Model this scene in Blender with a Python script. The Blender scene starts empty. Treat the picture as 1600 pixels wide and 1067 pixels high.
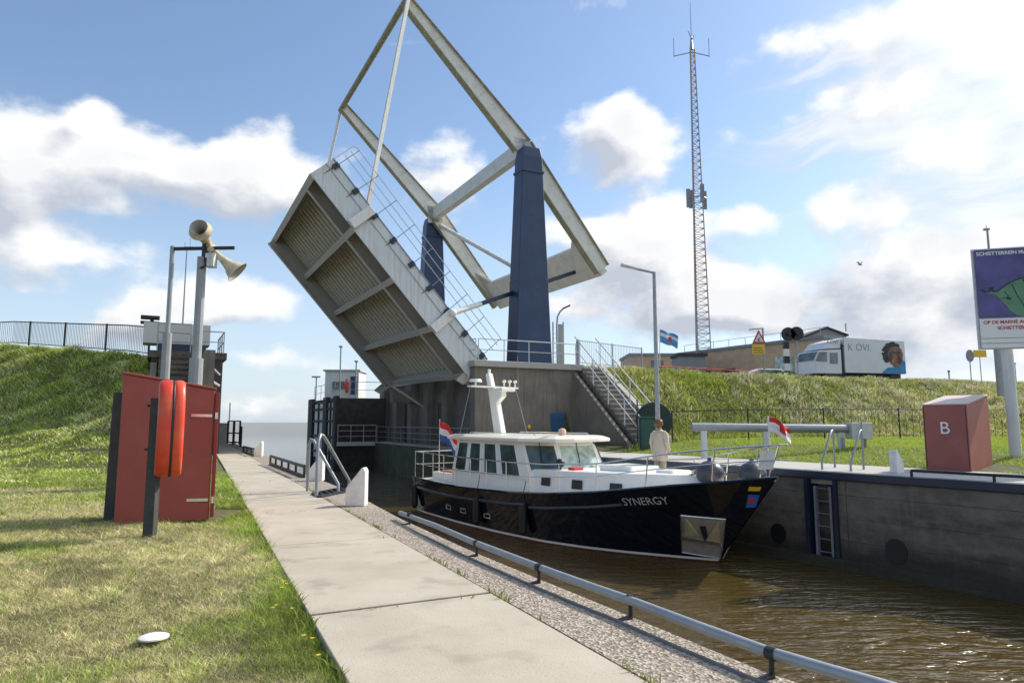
import bpy, bmesh, math, random
import numpy as np
from mathutils import Vector, Matrix
random.seed(7); rng = np.random.default_rng(11)
C = bpy.context.scene.collection
R = math.radians
# ---------------------------------------------------------------- camera
CAMH = 1.2; PITCH = math.atan(126/1067)
cam = bpy.data.objects.new('camera', bpy.data.cameras.new('camera')); C.objects.link(cam)
cam.location = (0, 0, CAMH); cam.rotation_euler = (math.pi/2+PITCH, 0, 0)
cam.data.lens = 24; cam.data.sensor_width = 36; cam.data.clip_end = 20000; cam.data.clip_start = .05
bpy.context.scene.camera = cam
scn = bpy.context.scene
scn.view_settings.view_transform = 'Standard'; scn.view_settings.look = 'None'
scn.view_settings.exposure = 0.38; scn.view_settings.gamma = 1
SUN_EL = R(39); SUN_AZ = math.atan2(.87, .5)          # towards the right and away from the camera
# ---------------------------------------------------------------- geometry helpers
cp, sp = math.cos(PITCH), math.sin(PITCH)
def ray(u, v):
    a = (u-800)/1067; b = (533.5-v)/1067; Y = cp-b*sp
    return a/Y, (sp+b*cp)/Y
def P(u, v, D):                       # the point at distance D along the view axis
    x, k = ray(u, v); return Vector((x*D, D, CAMH+k*D))
def G(u, v, z=0.0):                   # the point on the level z
    x, k = ray(u, v); D = (z-CAMH)/k; return Vector((x*D, D, z))
def azel(u, v):
    x, k = ray(u, v); return math.atan2(x, 1), math.atan2(k, math.hypot(x, 1))
# ---------------------------------------------------------------- world
W = bpy.data.worlds.new('World'); scn.world = W; W.use_nodes = True
def N(nt, t, **kw):
    n = nt.nodes.new(t)
    for k, v in kw.items():
        if k == 'ins':
            for i, val in v.items():
                if hasattr(val, 'links') or isinstance(val, bpy.types.NodeSocket): nt.links.new(val, n.inputs[i])
                else: n.inputs[i].default_value = val
        else: setattr(n, k, v)
    return n
def math_(nt, op, a, b=0.0, c=0.0, clamp=False):
    n = N(nt, 'ShaderNodeMath', operation=op, ins={0: a, 1: b, 2: c}); n.use_clamp = clamp; return n.outputs[0]
CLOUDS = [  # u, v, radius u, radius v (photo pixels), weight
 (230,265,330,105,.40),(60,285,190,85,.34),(420,300,170,80,.34),(160,165,70,60,.26),(420,215,75,60,.26),
 (90,395,210,60,.32),(330,478,210,60,.34),(190,490,170,45,.26),(430,560,150,40,.26),(40,440,90,40,.2),(560,640,300,45,.14),
 (690,285,110,85,.34),(950,222,150,90,.40),(985,185,70,50,.22),(1000,390,190,90,.42),(920,350,90,50,.2),(1100,470,260,75,.34),(880,480,120,50,.25),
 (1180,350,80,60,.2),(1230,170,110,60,.18),(1440,300,330,230,.11),(1420,480,420,150,.30),(1330,330,110,50,.2),(1520,250,120,50,.12),(1560,90,200,90,.10),(1600,400,240,170,.17),(1180,330,90,40,.15),(1060,500,180,60,.2),
 (1250,60,150,50,.16),(1420,40,190,70,.18),(1330,180,150,70,.18),(1150,215,80,50,.16)]
GREYS = [(1310,470,130,75,.75),(1560,30,120,50,.5),(1480,350,110,50,.42),(1150,430,90,30,.2),(1600,290,90,50,.35),(1430,120,120,50,.15),(480,570,90,20,.2)]
def cloud_group():
    g = bpy.data.node_groups.new('cloud_field', 'ShaderNodeTree')
    g.interface.new_socket('Vector', in_out='INPUT', socket_type='NodeSocketVector')
    g.interface.new_socket('Raw', in_out='OUTPUT', socket_type='NodeSocketFloat')
    g.interface.new_socket('Wisp', in_out='OUTPUT', socket_type='NodeSocketFloat')
    gi = g.nodes.new('NodeGroupInput'); go = g.nodes.new('NodeGroupOutput'); v = gi.outputs[0]
    wn = N(g, 'ShaderNodeTexNoise', ins={'Vector': v, 'Scale': 5.0, 'Detail': 3.0})
    w = N(g, 'ShaderNodeVectorMath', operation='MULTIPLY_ADD', ins={0: wn.outputs['Color'], 1: (.14,.10,0), 2: v}).outputs[0]
    w = N(g, 'ShaderNodeVectorMath', operation='SUBTRACT', ins={0: w, 1: (.07,.05,0)}).outputs[0]
    st = N(g, 'ShaderNodeVectorMath', operation='MULTIPLY', ins={0: v, 1: (1,1.5,1)}).outputs[0]
    fb = N(g, 'ShaderNodeTexNoise', ins={'Vector': st, 'Scale': 6.5, 'Detail': 9.0, 'Roughness': .56}).outputs['Fac']
    acc = None
    for (cu, cv, ru, rv, wt) in CLOUDS:
        a, e = azel(cu, cv); ca = math.cos(a); ra = ru/1067*ca*ca; re = rv/1067*ca
        m = N(g, 'ShaderNodeVectorMath', operation='MULTIPLY_ADD', ins={0: w, 1: (1/ra,1/re,0), 2: (-a/ra,-e/re,0)}).outputs[0]
        q = N(g, 'ShaderNodeTexGradient', gradient_type='SPHERICAL', ins={0: m}).outputs['Fac']
        acc = math_(g, 'MULTIPLY_ADD', q, wt*1.35, acc if acc is not None else -.155)
    acc = math_(g, 'MINIMUM', acc, .42)
    raw = math_(g, 'ADD', fb, acc)
    # thin high wisps: long streaks rising to the right
    rot = N(g, 'ShaderNodeMapping', ins={'Vector': w, 'Rotation': (0,0,R(-24)), 'Scale': (1.5,8.5,1)}).outputs[0]
    wf = N(g, 'ShaderNodeTexNoise', ins={'Vector': rot, 'Scale': 1.7, 'Detail': 8.0, 'Roughness': .6}).outputs['Fac']
    sx = N(g, 'ShaderNodeSeparateXYZ', ins={0: v})
    gr = N(g, 'ShaderNodeMapRange', ins={0: sx.outputs[0], 1: .22, 2: .62, 3: -.24, 4: .12}).outputs[0]
    g.links.new(raw, go.inputs[0]); g.links.new(math_(g, 'ADD', wf, gr), go.inputs[1])
    return g
def build_world():
    nt = W.node_tree; nt.nodes.clear()
    out = N(nt, 'ShaderNodeOutputWorld'); bg = N(nt, 'ShaderNodeBackground')
    sky = N(nt, 'ShaderNodeTexSky', sky_type='NISHITA'); sky.sun_disc = False
    sky.sun_elevation = SUN_EL; sky.sun_rotation = SUN_AZ; sky.air_density = 1.15; sky.dust_density = .8; sky.ozone_density = 1.6
    tc = N(nt, 'ShaderNodeTexCoord'); d = N(nt, 'ShaderNodeSeparateXYZ', ins={0: tc.outputs['Generated']})
    az = math_(nt, 'ARCTAN2', d.outputs[0], d.outputs[1]); el = math_(nt, 'ARCSINE', d.outputs[2])
    v = N(nt, 'ShaderNodeCombineXYZ', ins={0: az, 1: el}).outputs[0]
    grp = cloud_group()
    a = N(nt, 'ShaderNodeGroup', node_tree=grp, ins={0: v})
    v2 = N(nt, 'ShaderNodeVectorMath', operation='ADD', ins={0: v, 1: (.028,.034,0)}).outputs[0]
    b = N(nt, 'ShaderNodeGroup', node_tree=grp, ins={0: v2})
    dens = N(nt, 'ShaderNodeMapRange', interpolation_type='SMOOTHSTEP', ins={0: a.outputs[0], 1: .45, 2: .68, 3: 0, 4: 1}).outputs[0]
    wisp = N(nt, 'ShaderNodeMapRange', interpolation_type='SMOOTHSTEP', ins={0: a.outputs[1], 1: .39, 2: .60, 3: 0, 4: .90}).outputs[0]
    diff = math_(nt, 'SUBTRACT', a.outputs[0], b.outputs[0])
    lit = math_(nt, 'MULTIPLY_ADD', diff, 3.2, .62, clamp=True)
    thick = N(nt, 'ShaderNodeMapRange', ins={0: a.outputs[0], 1: .62, 2: .95, 3: 0, 4: .30}).outputs[0]
    lit = math_(nt, 'SUBTRACT', lit, thick, clamp=True)
    # darker cloud cores
    gacc = None
    wn = N(nt, 'ShaderNodeTexNoise', ins={'Vector': v, 'Scale': 9.0, 'Detail': 5.0})
    gn = N(nt, 'ShaderNodeMapRange', ins={0: wn.outputs['Fac'], 1: .35, 2: .62, 3: .35, 4: 1.0}).outputs[0]
    vw = N(nt, 'ShaderNodeVectorMath', operation='MULTIPLY_ADD', ins={0: wn.outputs['Color'], 1: (.12,.1,0), 2: v}).outputs[0]
    for (cu, cv, ru, rv, wt) in GREYS:
        aa, e = azel(cu, cv); ca = math.cos(aa); ra = ru/1067*ca*ca; re = rv/1067*ca
        m = N(nt, 'ShaderNodeVectorMath', operation='MULTIPLY_ADD', ins={0: vw, 1: (1/ra,1/re,0), 2: (-(aa+.06)/ra,-(e+.05)/re,0)}).outputs[0]
        q = N(nt, 'ShaderNodeTexGradient', gradient_type='SPHERICAL', ins={0: m}).outputs['Fac']
        q = math_(nt, 'MULTIPLY', q, gn)
        gacc = math_(nt, 'MULTIPLY_ADD', q, wt*1.3, gacc if gacc is not None else 0.0)
    lit = math_(nt, 'SUBTRACT', lit, gacc, clamp=True)
    cc = N(nt, 'ShaderNodeMix', data_type='RGBA'); nt.links.new(lit, cc.inputs[0])
    cc.inputs[6].default_value = (.43,.465,.54,1); cc.inputs[7].default_value = (.84,.84,.83,1)
    skc = N(nt, 'ShaderNodeMix', data_type='RGBA', blend_type='MULTIPLY', ins={0: 1.0, 6: sky.outputs[0], 7: SKYTINT}).outputs[2]
    # horizon haze: the sky pales towards the sea
    hz = N(nt, 'ShaderNodeMapRange', interpolation_type='SMOOTHSTEP', ins={0: el, 1: .0, 2: .42, 3: .62, 4: .05}).outputs[0]
    h1 = N(nt, 'ShaderNodeMix', data_type='RGBA', ins={0: hz, 6: skc, 7: (.56,.66,.79,1)}).outputs[2]
    wv = N(nt, 'ShaderNodeMapRange', ins={0: math_(nt, 'MULTIPLY_ADD', a.outputs[0], .5, a.outputs[1]), 1: .70, 2: 1.0}).outputs[0]
    wc = N(nt, 'ShaderNodeMix', data_type='RGBA', ins={0: wv, 6: (.52,.60,.72,1), 7: (.84,.86,.88,1)}).outputs[2]
    m1 = N(nt, 'ShaderNodeMix', data_type='RGBA', ins={0: wisp, 6: h1, 7: wc}).outputs[2]
    m2 = N(nt, 'ShaderNodeMix', data_type='RGBA', ins={0: dens, 6: m1, 7: cc.outputs[2]}).outputs[2]
    # the bright aureole of thin cloud round the sun
    sd = (math.sin(SUN_AZ)*math.cos(SUN_EL), math.cos(SUN_AZ)*math.cos(SUN_EL), math.sin(SUN_EL))
    dt = N(nt, 'ShaderNodeVectorMath', operation='DOT_PRODUCT', ins={0: tc.outputs['Generated'], 1: sd}).outputs['Value']
    au = N(nt, 'ShaderNodeMapRange', interpolation_type='SMOOTHSTEP', ins={0: dt, 1: .89, 2: 1.0, 3: 1.0, 4: 5.0}).outputs[0]
    m2 = N(nt, 'ShaderNodeVectorMath', operation='SCALE', ins={0: m2, 'Scale': au}).outputs[0]
    nt.links.new(m2, bg.inputs[0]); bg.inputs[1].default_value = 1.0
    nt.links.new(bg.outputs[0], out.inputs[0])
SKYTINT = (.112,.120,.130,1)       # sky strength 0.08
build_world()
sun = bpy.data.objects.new('sun', bpy.data.lights.new('sun', 'SUN')); C.objects.link(sun)
sun.data.energy = 3.9; sun.data.angle = R(.6); sun.data.color = (1,.91,.76)
sun.rotation_euler = Vector((math.sin(SUN_AZ)*math.cos(SUN_EL), math.cos(SUN_AZ)*math.cos(SUN_EL), math.sin(SUN_EL))).to_track_quat('Z','Y').to_euler()
# ---------------------------------------------------------------- mesh builder
class MB:
    def __init__(s, frame=None): s.v = []; s.f = []; s.mi = []; s.m = 0; s.fr = frame
    def add(s, vs, fs):
        n = len(s.v)
        for p in vs: s.v.append(s.fr(*p) if s.fr else Vector(p))
        for f in fs: s.f.append([i+n for i in f]); s.mi.append(s.m)
        return s
    def box(s, x0, x1, y0, y1, z0, z1):
        return s.add([(x0,y0,z0),(x1,y0,z0),(x1,y1,z0),(x0,y1,z0),(x0,y0,z1),(x1,y0,z1),(x1,y1,z1),(x0,y1,z1)],
                     [(3,2,1,0),(4,5,6,7),(0,1,5,4),(1,2,6,5),(2,3,7,6),(3,0,4,7)])
    def beam(s, a, b, w, h, up=(0,0,1), w1=None, h1=None):
        a = Vector(a); b = Vector(b); d = (b-a).normalized(); up = Vector(up)
        sd = d.cross(up)
        if sd.length < 1e-4: sd = d.cross(Vector((1,0,0)))
        sd.normalize(); up = sd.cross(d); w1 = w if w1 is None else w1; h1 = h if h1 is None else h1
        vs = [p+sd*x*ww/2+up*y*hh/2 for p, ww, hh in ((a,w,h),(b,w1,h1)) for x, y in ((-1,-1),(1,-1),(1,1),(-1,1))]
        return s.add(vs, [(3,2,1,0),(4,5,6,7),(0,1,5,4),(1,2,6,5),(2,3,7,6),(3,0,4,7)])
    def tube(s, pts, r, n=8, r1=None):
        pts = [Vector(p) for p in pts]; m = len(pts); vs = []; fs = []; prev = None
        for i, p in enumerate(pts):
            d = (pts[min(i+1,m-1)]-pts[max(i-1,0)]).normalized()
            if prev is None: prev = d.orthogonal().normalized()
            sd = (prev-d*prev.dot(d))
            sd = sd.normalized() if sd.length > 1e-5 else d.orthogonal().normalized(); prev = sd; u = d.cross(sd)
            rr = r if r1 is None else r+(r1-r)*i/(m-1)
            if isinstance(r, (list, tuple)): rr = r[i]
            for k in range(n):
                t = 2*math.pi*k/n; vs.append(p+sd*math.cos(t)*rr+u*math.sin(t)*rr)
        for i in range(m-1):
            for k in range(n):
                k2 = (k+1) % n; fs.append((i*n+k, i*n+k2, (i+1)*n+k2, (i+1)*n+k))
        fs.append(tuple(range(n))[::-1]); fs.append(tuple((m-1)*n+k for k in range(n)))
        return s.add(vs, fs)
    def prism(s, poly, ext):
        poly = [Vector(p) for p in poly]; ext = Vector(ext); n = len(poly)
        return s.add(poly+[p+ext for p in poly], [tuple(range(n))[::-1], tuple(range(n,2*n))]+[(i,(i+1)%n,(i+1)%n+n,i+n) for i in range(n)])
    def lathe(s, a, b, prof, n=16):    # prof: (fraction along a-b, radius)
        a = Vector(a); b = Vector(b); return s.tube([a+(b-a)*t for t, _ in prof], [r for _, r in prof], n) if True else None
    def ball(s, c, rx, ry=None, rz=None, n=14, m=8):
        ry = rx if ry is None else ry; rz = rx if rz is None else rz; c = Vector(c); vs = []; fs = []
        for i in range(m+1):
            t = math.pi*i/m
            for k in range(n):
                q = 2*math.pi*k/n; vs.append(c+Vector((rx*math.sin(t)*math.cos(q), ry*math.sin(t)*math.sin(q), rz*math.cos(t))))
        for i in range(m):
            for k in range(n):
                k2 = (k+1) % n; fs.append((i*n+k,(i+1)*n+k,(i+1)*n+k2,i*n+k2))
        return s.add(vs, fs)
    def quad(s, a, b, c, d): return s.add([a,b,c,d], [(0,1,2,3)])
    def grid(s, fn, nu, nv):
        vs = [fn(i/nu, j/nv) for i in range(nu+1) for j in range(nv+1)]
        return s.add(vs, [(i*(nv+1)+j,(i+1)*(nv+1)+j,(i+1)*(nv+1)+j+1,i*(nv+1)+j+1) for i in range(nu) for j in range(nv)])
    def each(s, name, mats, parent=None, **kw):     # every separate piece becomes a part of its own
        par = list(range(len(s.v)))
        def find(a):
            while par[a] != a: par[a] = par[par[a]]; a = par[a]
            return a
        for f in s.f:
            for i in f[1:]: par[find(i)] = find(f[0])
        groups = {}
        for f in s.f: groups.setdefault(find(f[0]), []).append(f)
        out = []
        for fs in groups.values():
            idx = sorted({i for f in fs for i in f}); mp = {i: k for k, i in enumerate(idx)}
            m = MB(); m.v = [s.v[i] for i in idx]; m.f = [[mp[i] for i in f] for f in fs]; m.mi = [0]*len(fs); out.append(m.build(name, mats, parent, **kw))
        return out
    def build(s, name, mats, parent=None, bevel=0, smooth=False, recalc=True, weld=False):
        off = parent_world(parent) if parent else Vector((0,0,0))
        me = bpy.data.meshes.new(name)
        me.from_pydata([tuple(p-off) for p in s.v], [], s.f)
        if not isinstance(mats, (list, tuple)): mats = [mats]
        for m in mats: me.materials.append(m)
        me.polygons.foreach_set('material_index', s.mi)
        if recalc or weld:
            bm = bmesh.new(); bm.from_mesh(me)
            if weld: bmesh.ops.remove_doubles(bm, verts=bm.verts, dist=1e-4)
            if recalc: bmesh.ops.recalc_face_normals(bm, faces=bm.faces)
            bm.to_mesh(me); bm.free()
        if smooth:
            me.polygons.foreach_set('use_smooth', [True]*len(me.polygons))
            try: me.set_sharp_from_angle(angle=R(40))
            except Exception: pass
        o = bpy.data.objects.new(name, me); C.objects.link(o)
        if parent: o.parent = parent
        if bevel:
            b = o.modifiers.new('bevel', 'BEVEL'); b.width = bevel; b.segments = 2; b.limit_method = 'ANGLE'; b.angle_limit = R(40)
        return o
def parent_world(o):
    p = Vector((0,0,0))
    while o: p += o.location; o = o.parent
    return p
def tag(o, label=None, cat=None, group=None, kind=None):
    for k, v in (('label',label),('category',cat),('group',group),('kind',kind)):
        if v: o[k] = v
    return o
def thing(name, label, cat, loc, group=None):
    o = bpy.data.objects.new(name, None); C.objects.link(o); o.location = loc; o.empty_display_size = .2
    return tag(o, label, cat, group)
def copy_tree(o, parent=None):
    c = o.copy(); C.objects.link(c); c.parent = parent
    for ch in list(o.children): copy_tree(ch, c)
    return c
def text_mb(txt, size, frame, mb=None, align='CENTER', bold=0.0):
    cu = bpy.data.curves.new('text', 'FONT'); cu.body = txt; cu.size = size; cu.align_x = align; cu.align_y = 'CENTER'; cu.offset = bold
    ob = bpy.data.objects.new('text', cu); C.objects.link(ob)
    bpy.context.view_layer.update()
    dg = bpy.context.evaluated_depsgraph_get(); me = bpy.data.meshes.new_from_object(ob.evaluated_get(dg))
    mb = mb or MB()
    fr = mb.fr; mb.fr = None
    mb.add([frame(v.co.x, v.co.y) for v in me.vertices], [tuple(p.vertices) for p in me.polygons]); mb.fr = fr
    bpy.data.objects.remove(ob); bpy.data.curves.remove(cu); bpy.data.meshes.remove(me)
    return mb
# ---------------------------------------------------------------- materials
def mat(name, col, rough=.6, metal=0.0, var=.15, scale=2.5, bump=0.0, bscale=30, dirt=None, damt=.0, dscale=3.0, streak=False, spec=.5, coat=0, col2=None, mapscale=(1,1,1)):
    m = bpy.data.materials.new(name); m.use_nodes = True; nt = m.node_tree; b = nt.nodes['Principled BSDF']
    tc = N(nt, 'ShaderNodeTexCoord').outputs['Object']
    mp = N(nt, 'ShaderNodeMapping', ins={'Vector': tc, 'Scale': mapscale}).outputs[0]
    nz = N(nt, 'ShaderNodeTexNoise', ins={'Vector': mp, 'Scale': scale, 'Detail': 6.0, 'Roughness': .6}).outputs['Fac']
    nz = N(nt, 'ShaderNodeMapRange', ins={0: nz, 1: .3, 2: .7}).outputs[0]
    c1 = tuple(max(0,x*(1-var)) for x in col)+(1,); c2 = tuple(x*(1+var) for x in (col2 or col))+(1,)
    mx = N(nt, 'ShaderNodeMix', data_type='RGBA', ins={0: nz, 6: c1, 7: c2}).outputs[2]
    if dirt:
        sc = (7,7,.35) if streak else (1,1,1)
        mp2 = N(nt, 'ShaderNodeMapping', ins={'Vector': tc, 'Scale': sc}).outputs[0]
        dn = N(nt, 'ShaderNodeTexNoise', ins={'Vector': mp2, 'Scale': dscale, 'Detail': 7.0, 'Roughness': .65}).outputs['Fac']
        dn = N(nt, 'ShaderNodeMapRange', ins={0: dn, 1: .47, 2: .68, 3: 0.0, 4: damt}).outputs[0]
        mx = N(nt, 'ShaderNodeMix', data_type='RGBA', ins={0: dn, 6: mx, 7: tuple(dirt)+(1,)}).outputs[2]
    nt.links.new(mx, b.inputs['Base Color'])
    b.inputs['Roughness'].default_value = rough; b.inputs['Metallic'].default_value = metal
    b.inputs['Specular IOR Level'].default_value = spec; b.inputs['Coat Weight'].default_value = coat
    if bump:
        bn = N(nt, 'ShaderNodeTexNoise', ins={'Vector': tc, 'Scale': bscale, 'Detail': 4.0}).outputs['Fac']
        bp = N(nt, 'ShaderNodeBump', ins={'Strength': bump, 'Distance': .02, 'Height': bn})
        nt.links.new(bp.outputs[0], b.inputs['Normal'])
    return m
M = dict(
 steel=mat('galvanised_steel',(.30,.32,.34),.45,.35,.12,6),
 lightsteel=mat('pale_steel',(.52,.54,.55),.45,.2,.12,6),
 polegrey=mat('grey_pole_paint',(.30,.31,.32),.5,.1,.1,5),
 white=mat('white_paint',(.74,.74,.71),.4,0,.05,2,dirt=(.42,.36,.22),damt=.35,streak=True),
 cream=mat('cream_bridge_paint',(.74,.725,.67),.45,0,.05,1.5,dirt=(.40,.35,.22),damt=.35,dscale=2.0),
 olive=mat('algae_stained_shaded_olive',(.36,.335,.22),.6,0,.2,4,dirt=(.10,.10,.04),damt=.5),
 greyblue=mat('pale_blue_grey_paint',(.60,.635,.65),.4,0,.05,1.2,dirt=(.36,.30,.18),damt=.45,dscale=1.2,streak=True),
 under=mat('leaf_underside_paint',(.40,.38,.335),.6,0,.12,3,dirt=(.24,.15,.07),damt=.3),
 ribm=mat('rib_paint',(.60,.55,.45),.6,0,.12,3,dirt=(.26,.15,.06),damt=.4),
 flange=mat('beam_flange_paint',(.50,.48,.43),.5,0,.1,3,dirt=(.25,.16,.08),damt=.35),
 navy=mat('navy_blue_paint',(.016,.040,.100),.42,0,.08,1.2,dirt=(.06,.10,.17),damt=.25,dscale=1.3),
 navy2=mat('dark_blue_steel',(.012,.022,.05),.4,0,.15,4),
 concrete=mat('weathered_concrete',(.195,.172,.142),.9,0,.22,1.0,.35,25,dirt=(.075,.065,.052),damt=.5,dscale=2.0,streak=True),
 darkconc=mat('dark_concrete',(.070,.060,.047),.85,0,.45,1.6,.6,14,dirt=(.22,.195,.165),damt=.45,dscale=5,streak=False,mapscale=(.6,.6,3)),
 algae=mat('algae_concrete',(.10,.105,.06),.8,0,.3,1.5,.4,14,dirt=(.03,.04,.015),damt=.7,streak=True),
 coping=mat('coping_concrete',(.40,.385,.35),.9,0,.12,3,.2,40,dirt=(.22,.21,.18),damt=.5),
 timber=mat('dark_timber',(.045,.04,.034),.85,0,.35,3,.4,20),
 greywood=mat('dark_recycled_plastic_post',(.05,.052,.05),.8,0,.25,6,.3,30),
 black=mat('black_steel',(.015,.016,.02),.5,0,.2,5),
 red=mat('faded_red_polyester',(.33,.065,.05),.5,0,.10,1.6,.06,8,dirt=(.40,.13,.09),damt=.4,dscale=1.3),
 redB=mat('brick_red_polyester',(.30,.085,.07),.5,0,.10,1.6,.06,8,dirt=(.36,.14,.11),damt=.5,dscale=1.3),
 orange=mat('orange_red_plastic',(.62,.045,.022),.35,0,.08,3,dirt=(.5,.22,.06),damt=.35,dscale=2.5),
 orange2=mat('orange_red_plastic_sunlit',(.72,.07,.03),.35,0,.08,3,dirt=(.45,.30,.08),damt=.25),
 bollard=mat('white_bollard_paint',(.78,.76,.72),.5,0,.05,8,.1,30,dirt=(.45,.34,.2),damt=.4,dscale=6),
 hornm=mat('beige_horn_plastic',(.56,.50,.36),.5,0,.12,6,dirt=(.25,.19,.1),damt=.45,dscale=8),
 hull=mat('black_hull_gelcoat',(.005,.007,.015),.07,0,.2,2,spec=.6,coat=.3),
 boatwhite=mat('white_gelcoat',(.86,.85,.80),.22,0,.03,2),
 boatcream=mat('cream_gelcoat',(.80,.76,.64),.25,0,.04,2),
 redpaint=mat('antifoul_red',(.16,.035,.02),.6),
 glass=mat('tinted_glass',(.035,.05,.048),.04,0,.5,1.5,spec=.9,col2=(.08,.12,.11)),
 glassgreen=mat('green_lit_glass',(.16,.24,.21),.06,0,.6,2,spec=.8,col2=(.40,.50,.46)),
 chrome=mat('stainless_steel',(.70,.68,.64),.22,.9,.08,8),
 anchor=mat('anchor_plate_steel',(.36,.33,.28),.5,.2,.2,6,dirt=(.4,.3,.12),damt=.5,dscale=6),
 gold=mat('weathered_anchor',(.62,.52,.30),.4,.4,.2,9),
 rubber=mat('black_rubber',(.012,.013,.016),.5,0,.2,6),
 fenderg=mat('grey_vinyl_fender',(.06,.065,.08),.3,0,.1,6),
 green=mat('dark_green_paint',(.008,.03,.022),.5,0,.15,4),
 green2=mat('green_plastic',(.012,.075,.05),.45,0,.12,5),
 brick=mat('orange_brown_brick',(.60,.41,.27),.9,0,.15,1.5),
 brickL=mat('yellow_brick',(.62,.44,.26),.9,0,.1,2),
 grey=mat('grey_cladding',(.25,.26,.28),.7,0,.08,1),
 yellow=mat('yellow_sign',(.75,.48,.03),.5,0,.05,3),
 redsign=mat('red_sign',(.55,.02,.02),.4),
 whitesign=mat('white_sign',(.75,.75,.73),.5,0,.03,3),
 signblue=mat('sign_dark_blue',(.030,.030,.13),.4,0,.25,1.1,col2=(.10,.09,.27)),
 signgreen=mat('sign_map_green',(.09,.24,.12),.5,0,.15,1.5,col2=(.13,.27,.17)),
 signred=mat('sign_red_letters',(.45,.04,.03),.5),
 blue=mat('mid_blue_paint',(.03,.11,.22),.5,0,.1,4),
 flagred=mat('flag_red',(.62,.03,.03),.8,0,.08,4), flagwhite=mat('flag_white',(.75,.75,.75),.8,0,.05,4), flagblue=mat('flag_blue',(.03,.12,.42),.8,0,.1,4),
 flagsky=mat('flag_light_blue',(.10,.30,.60),.8,0,.2,4), 
 skin=mat('skin',(.50,.28,.20),.6,0,.05,6), hair=mat('reddish_brown_hair',(.17,.075,.03),.6,0,.35,30,.6,60), coat=mat('beige_coat',(.52,.44,.35),.9,0,.08,5,.3,30),
 trousers=mat('beige_trousers',(.42,.36,.29),.9), shoe=mat('white_shoe',(.5,.5,.5),.7),
 asphalt=mat('asphalt',(.06,.06,.06),.9,0,.15,3), carwhite=mat('white_car_paint',(.7,.7,.7),.2,0,.02,2),
 truckwhite=mat('truck_white',(.66,.67,.69),.35,0,.05,1.2), dark=mat('dark_plastic',(.02,.02,.022),.5),
 lamp=mat('lamp_glass',(.6,.6,.55),.3), brownface=mat('portrait_brown',(.17,.085,.06),.6,0,.5,1.7,col2=(.26,.14,.10)), hairblk=mat('portrait_black',(.03,.03,.035),.6,0,.6,4), bluecloth=mat('portrait_blue',(.04,.24,.5),.6,0,.2,2),
 stucco=mat('grey_white_panel',(.52,.52,.49),.7,0,.06,2),
 rust=mat('rust_stain',(.25,.12,.04),.8,0,.3,6),
)
# ---------------------------------------------------------------- frames
UC = Vector((-.461,.887,0)).normalized(); UR = Vector((-.887,-.461,0)).normalized(); O0 = Vector((.54,26.2,0)); KB = 1.26; O = O0*KB
def B(s, c, z): return O+UR*s*KB+UC*c*KB+Vector((0,0,z*KB-.312))       # s: across the channel to the left, c: along it to the sea
def bsc(x, y): return ((x-O.x)*UR.x+(y-O.y)*UR.y)/KB, ((x-O.x)*UC.x+(y-O.y)*UC.y)/KB
CRX = [v*1.26 for v in (3,4,12.5,22,30,60)]; CRY = [v*1.26 for v in (26.6,27.2,31.6,36,39,44)]
FTX = [v*1.26 for v in (4,5.6,10,20,60)]; FTY = [v*1.26 for v in (22.8,24.0,26.3,28.5,31)]; GZ = 3.85
# right lock wall line
RW0 = G(1200,732); RW1 = G(1600,758); RD = (RW0-RW1).normalized(); RN = Vector((-RD.y, RD.x, 0))
if RN.x < 0: RN = -RN
def Q(t, e, z): return RW1+RD*t+RN*e+Vector((0,0,z))      # t along the right quay to the bridge, e away from the water
WATER = -2.2
# left quay edge polyline
LE = [Vector((7.2,-7,0))]+[G(u,v,.12) for u, v in ((1370,1067),(1200,1018),(980,935),(860,890),(740,845),(625,797))]
LE += [Vector((-2.9,12.2,0)),Vector((-4.76,15.9,0)),Vector((-8.4,23.8,0)),Vector((-10.4,28.1,0)),Vector((-13.8,35.0,0)),Vector((-16.6,41,0))]
for p in LE: p.z = 0
def pl(xs, ys, x): return float(np.interp(x, xs, ys))
LEy = [p.y for p in LE]; LEx = [p.x for p in LE]
PA = G(540,1067), G(332,700); PB = G(1000,1067), G(365,700)
def path_l(y): return PA[0].x+(PA[1].x-PA[0].x)*(y-PA[0].y)/(PA[1].y-PA[0].y)
def path_r(y): return PB[0].x+(PB[1].x-PB[0].x)*(y-PB[0].y)/(PB[1].y-PB[0].y)
# ---------------------------------------------------------------- value noise on arrays
def vn(x, y, sc, seed=0):
    x = np.asarray(x)*sc+seed*17.3; y = np.asarray(y)*sc+seed*9.1
    xi = np.floor(x).astype(int); yi = np.floor(y).astype(int); fx = x-xi; fy = y-yi
    fx = fx*fx*(3-2*fx); fy = fy*fy*(3-2*fy)
    def h(a, b):
        n = (a*374761393+b*668265263+seed*1013) & 0x7fffffff; n = ((n ^ (n >> 13))*1274126177) & 0x7fffffff
        return ((n ^ (n >> 16)) & 0xffff)/65535.0
    return (h(xi,yi)*(1-fx)+h(xi+1,yi)*fx)*(1-fy)+(h(xi,yi+1)*(1-fx)+h(xi+1,yi+1)*fx)*fy
def fbm(x, y, sc, seed=0): return (vn(x,y,sc,seed)*.5+vn(x,y,sc*2.1,seed+1)*.3+vn(x,y,sc*4.3,seed+2)*.2)
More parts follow.
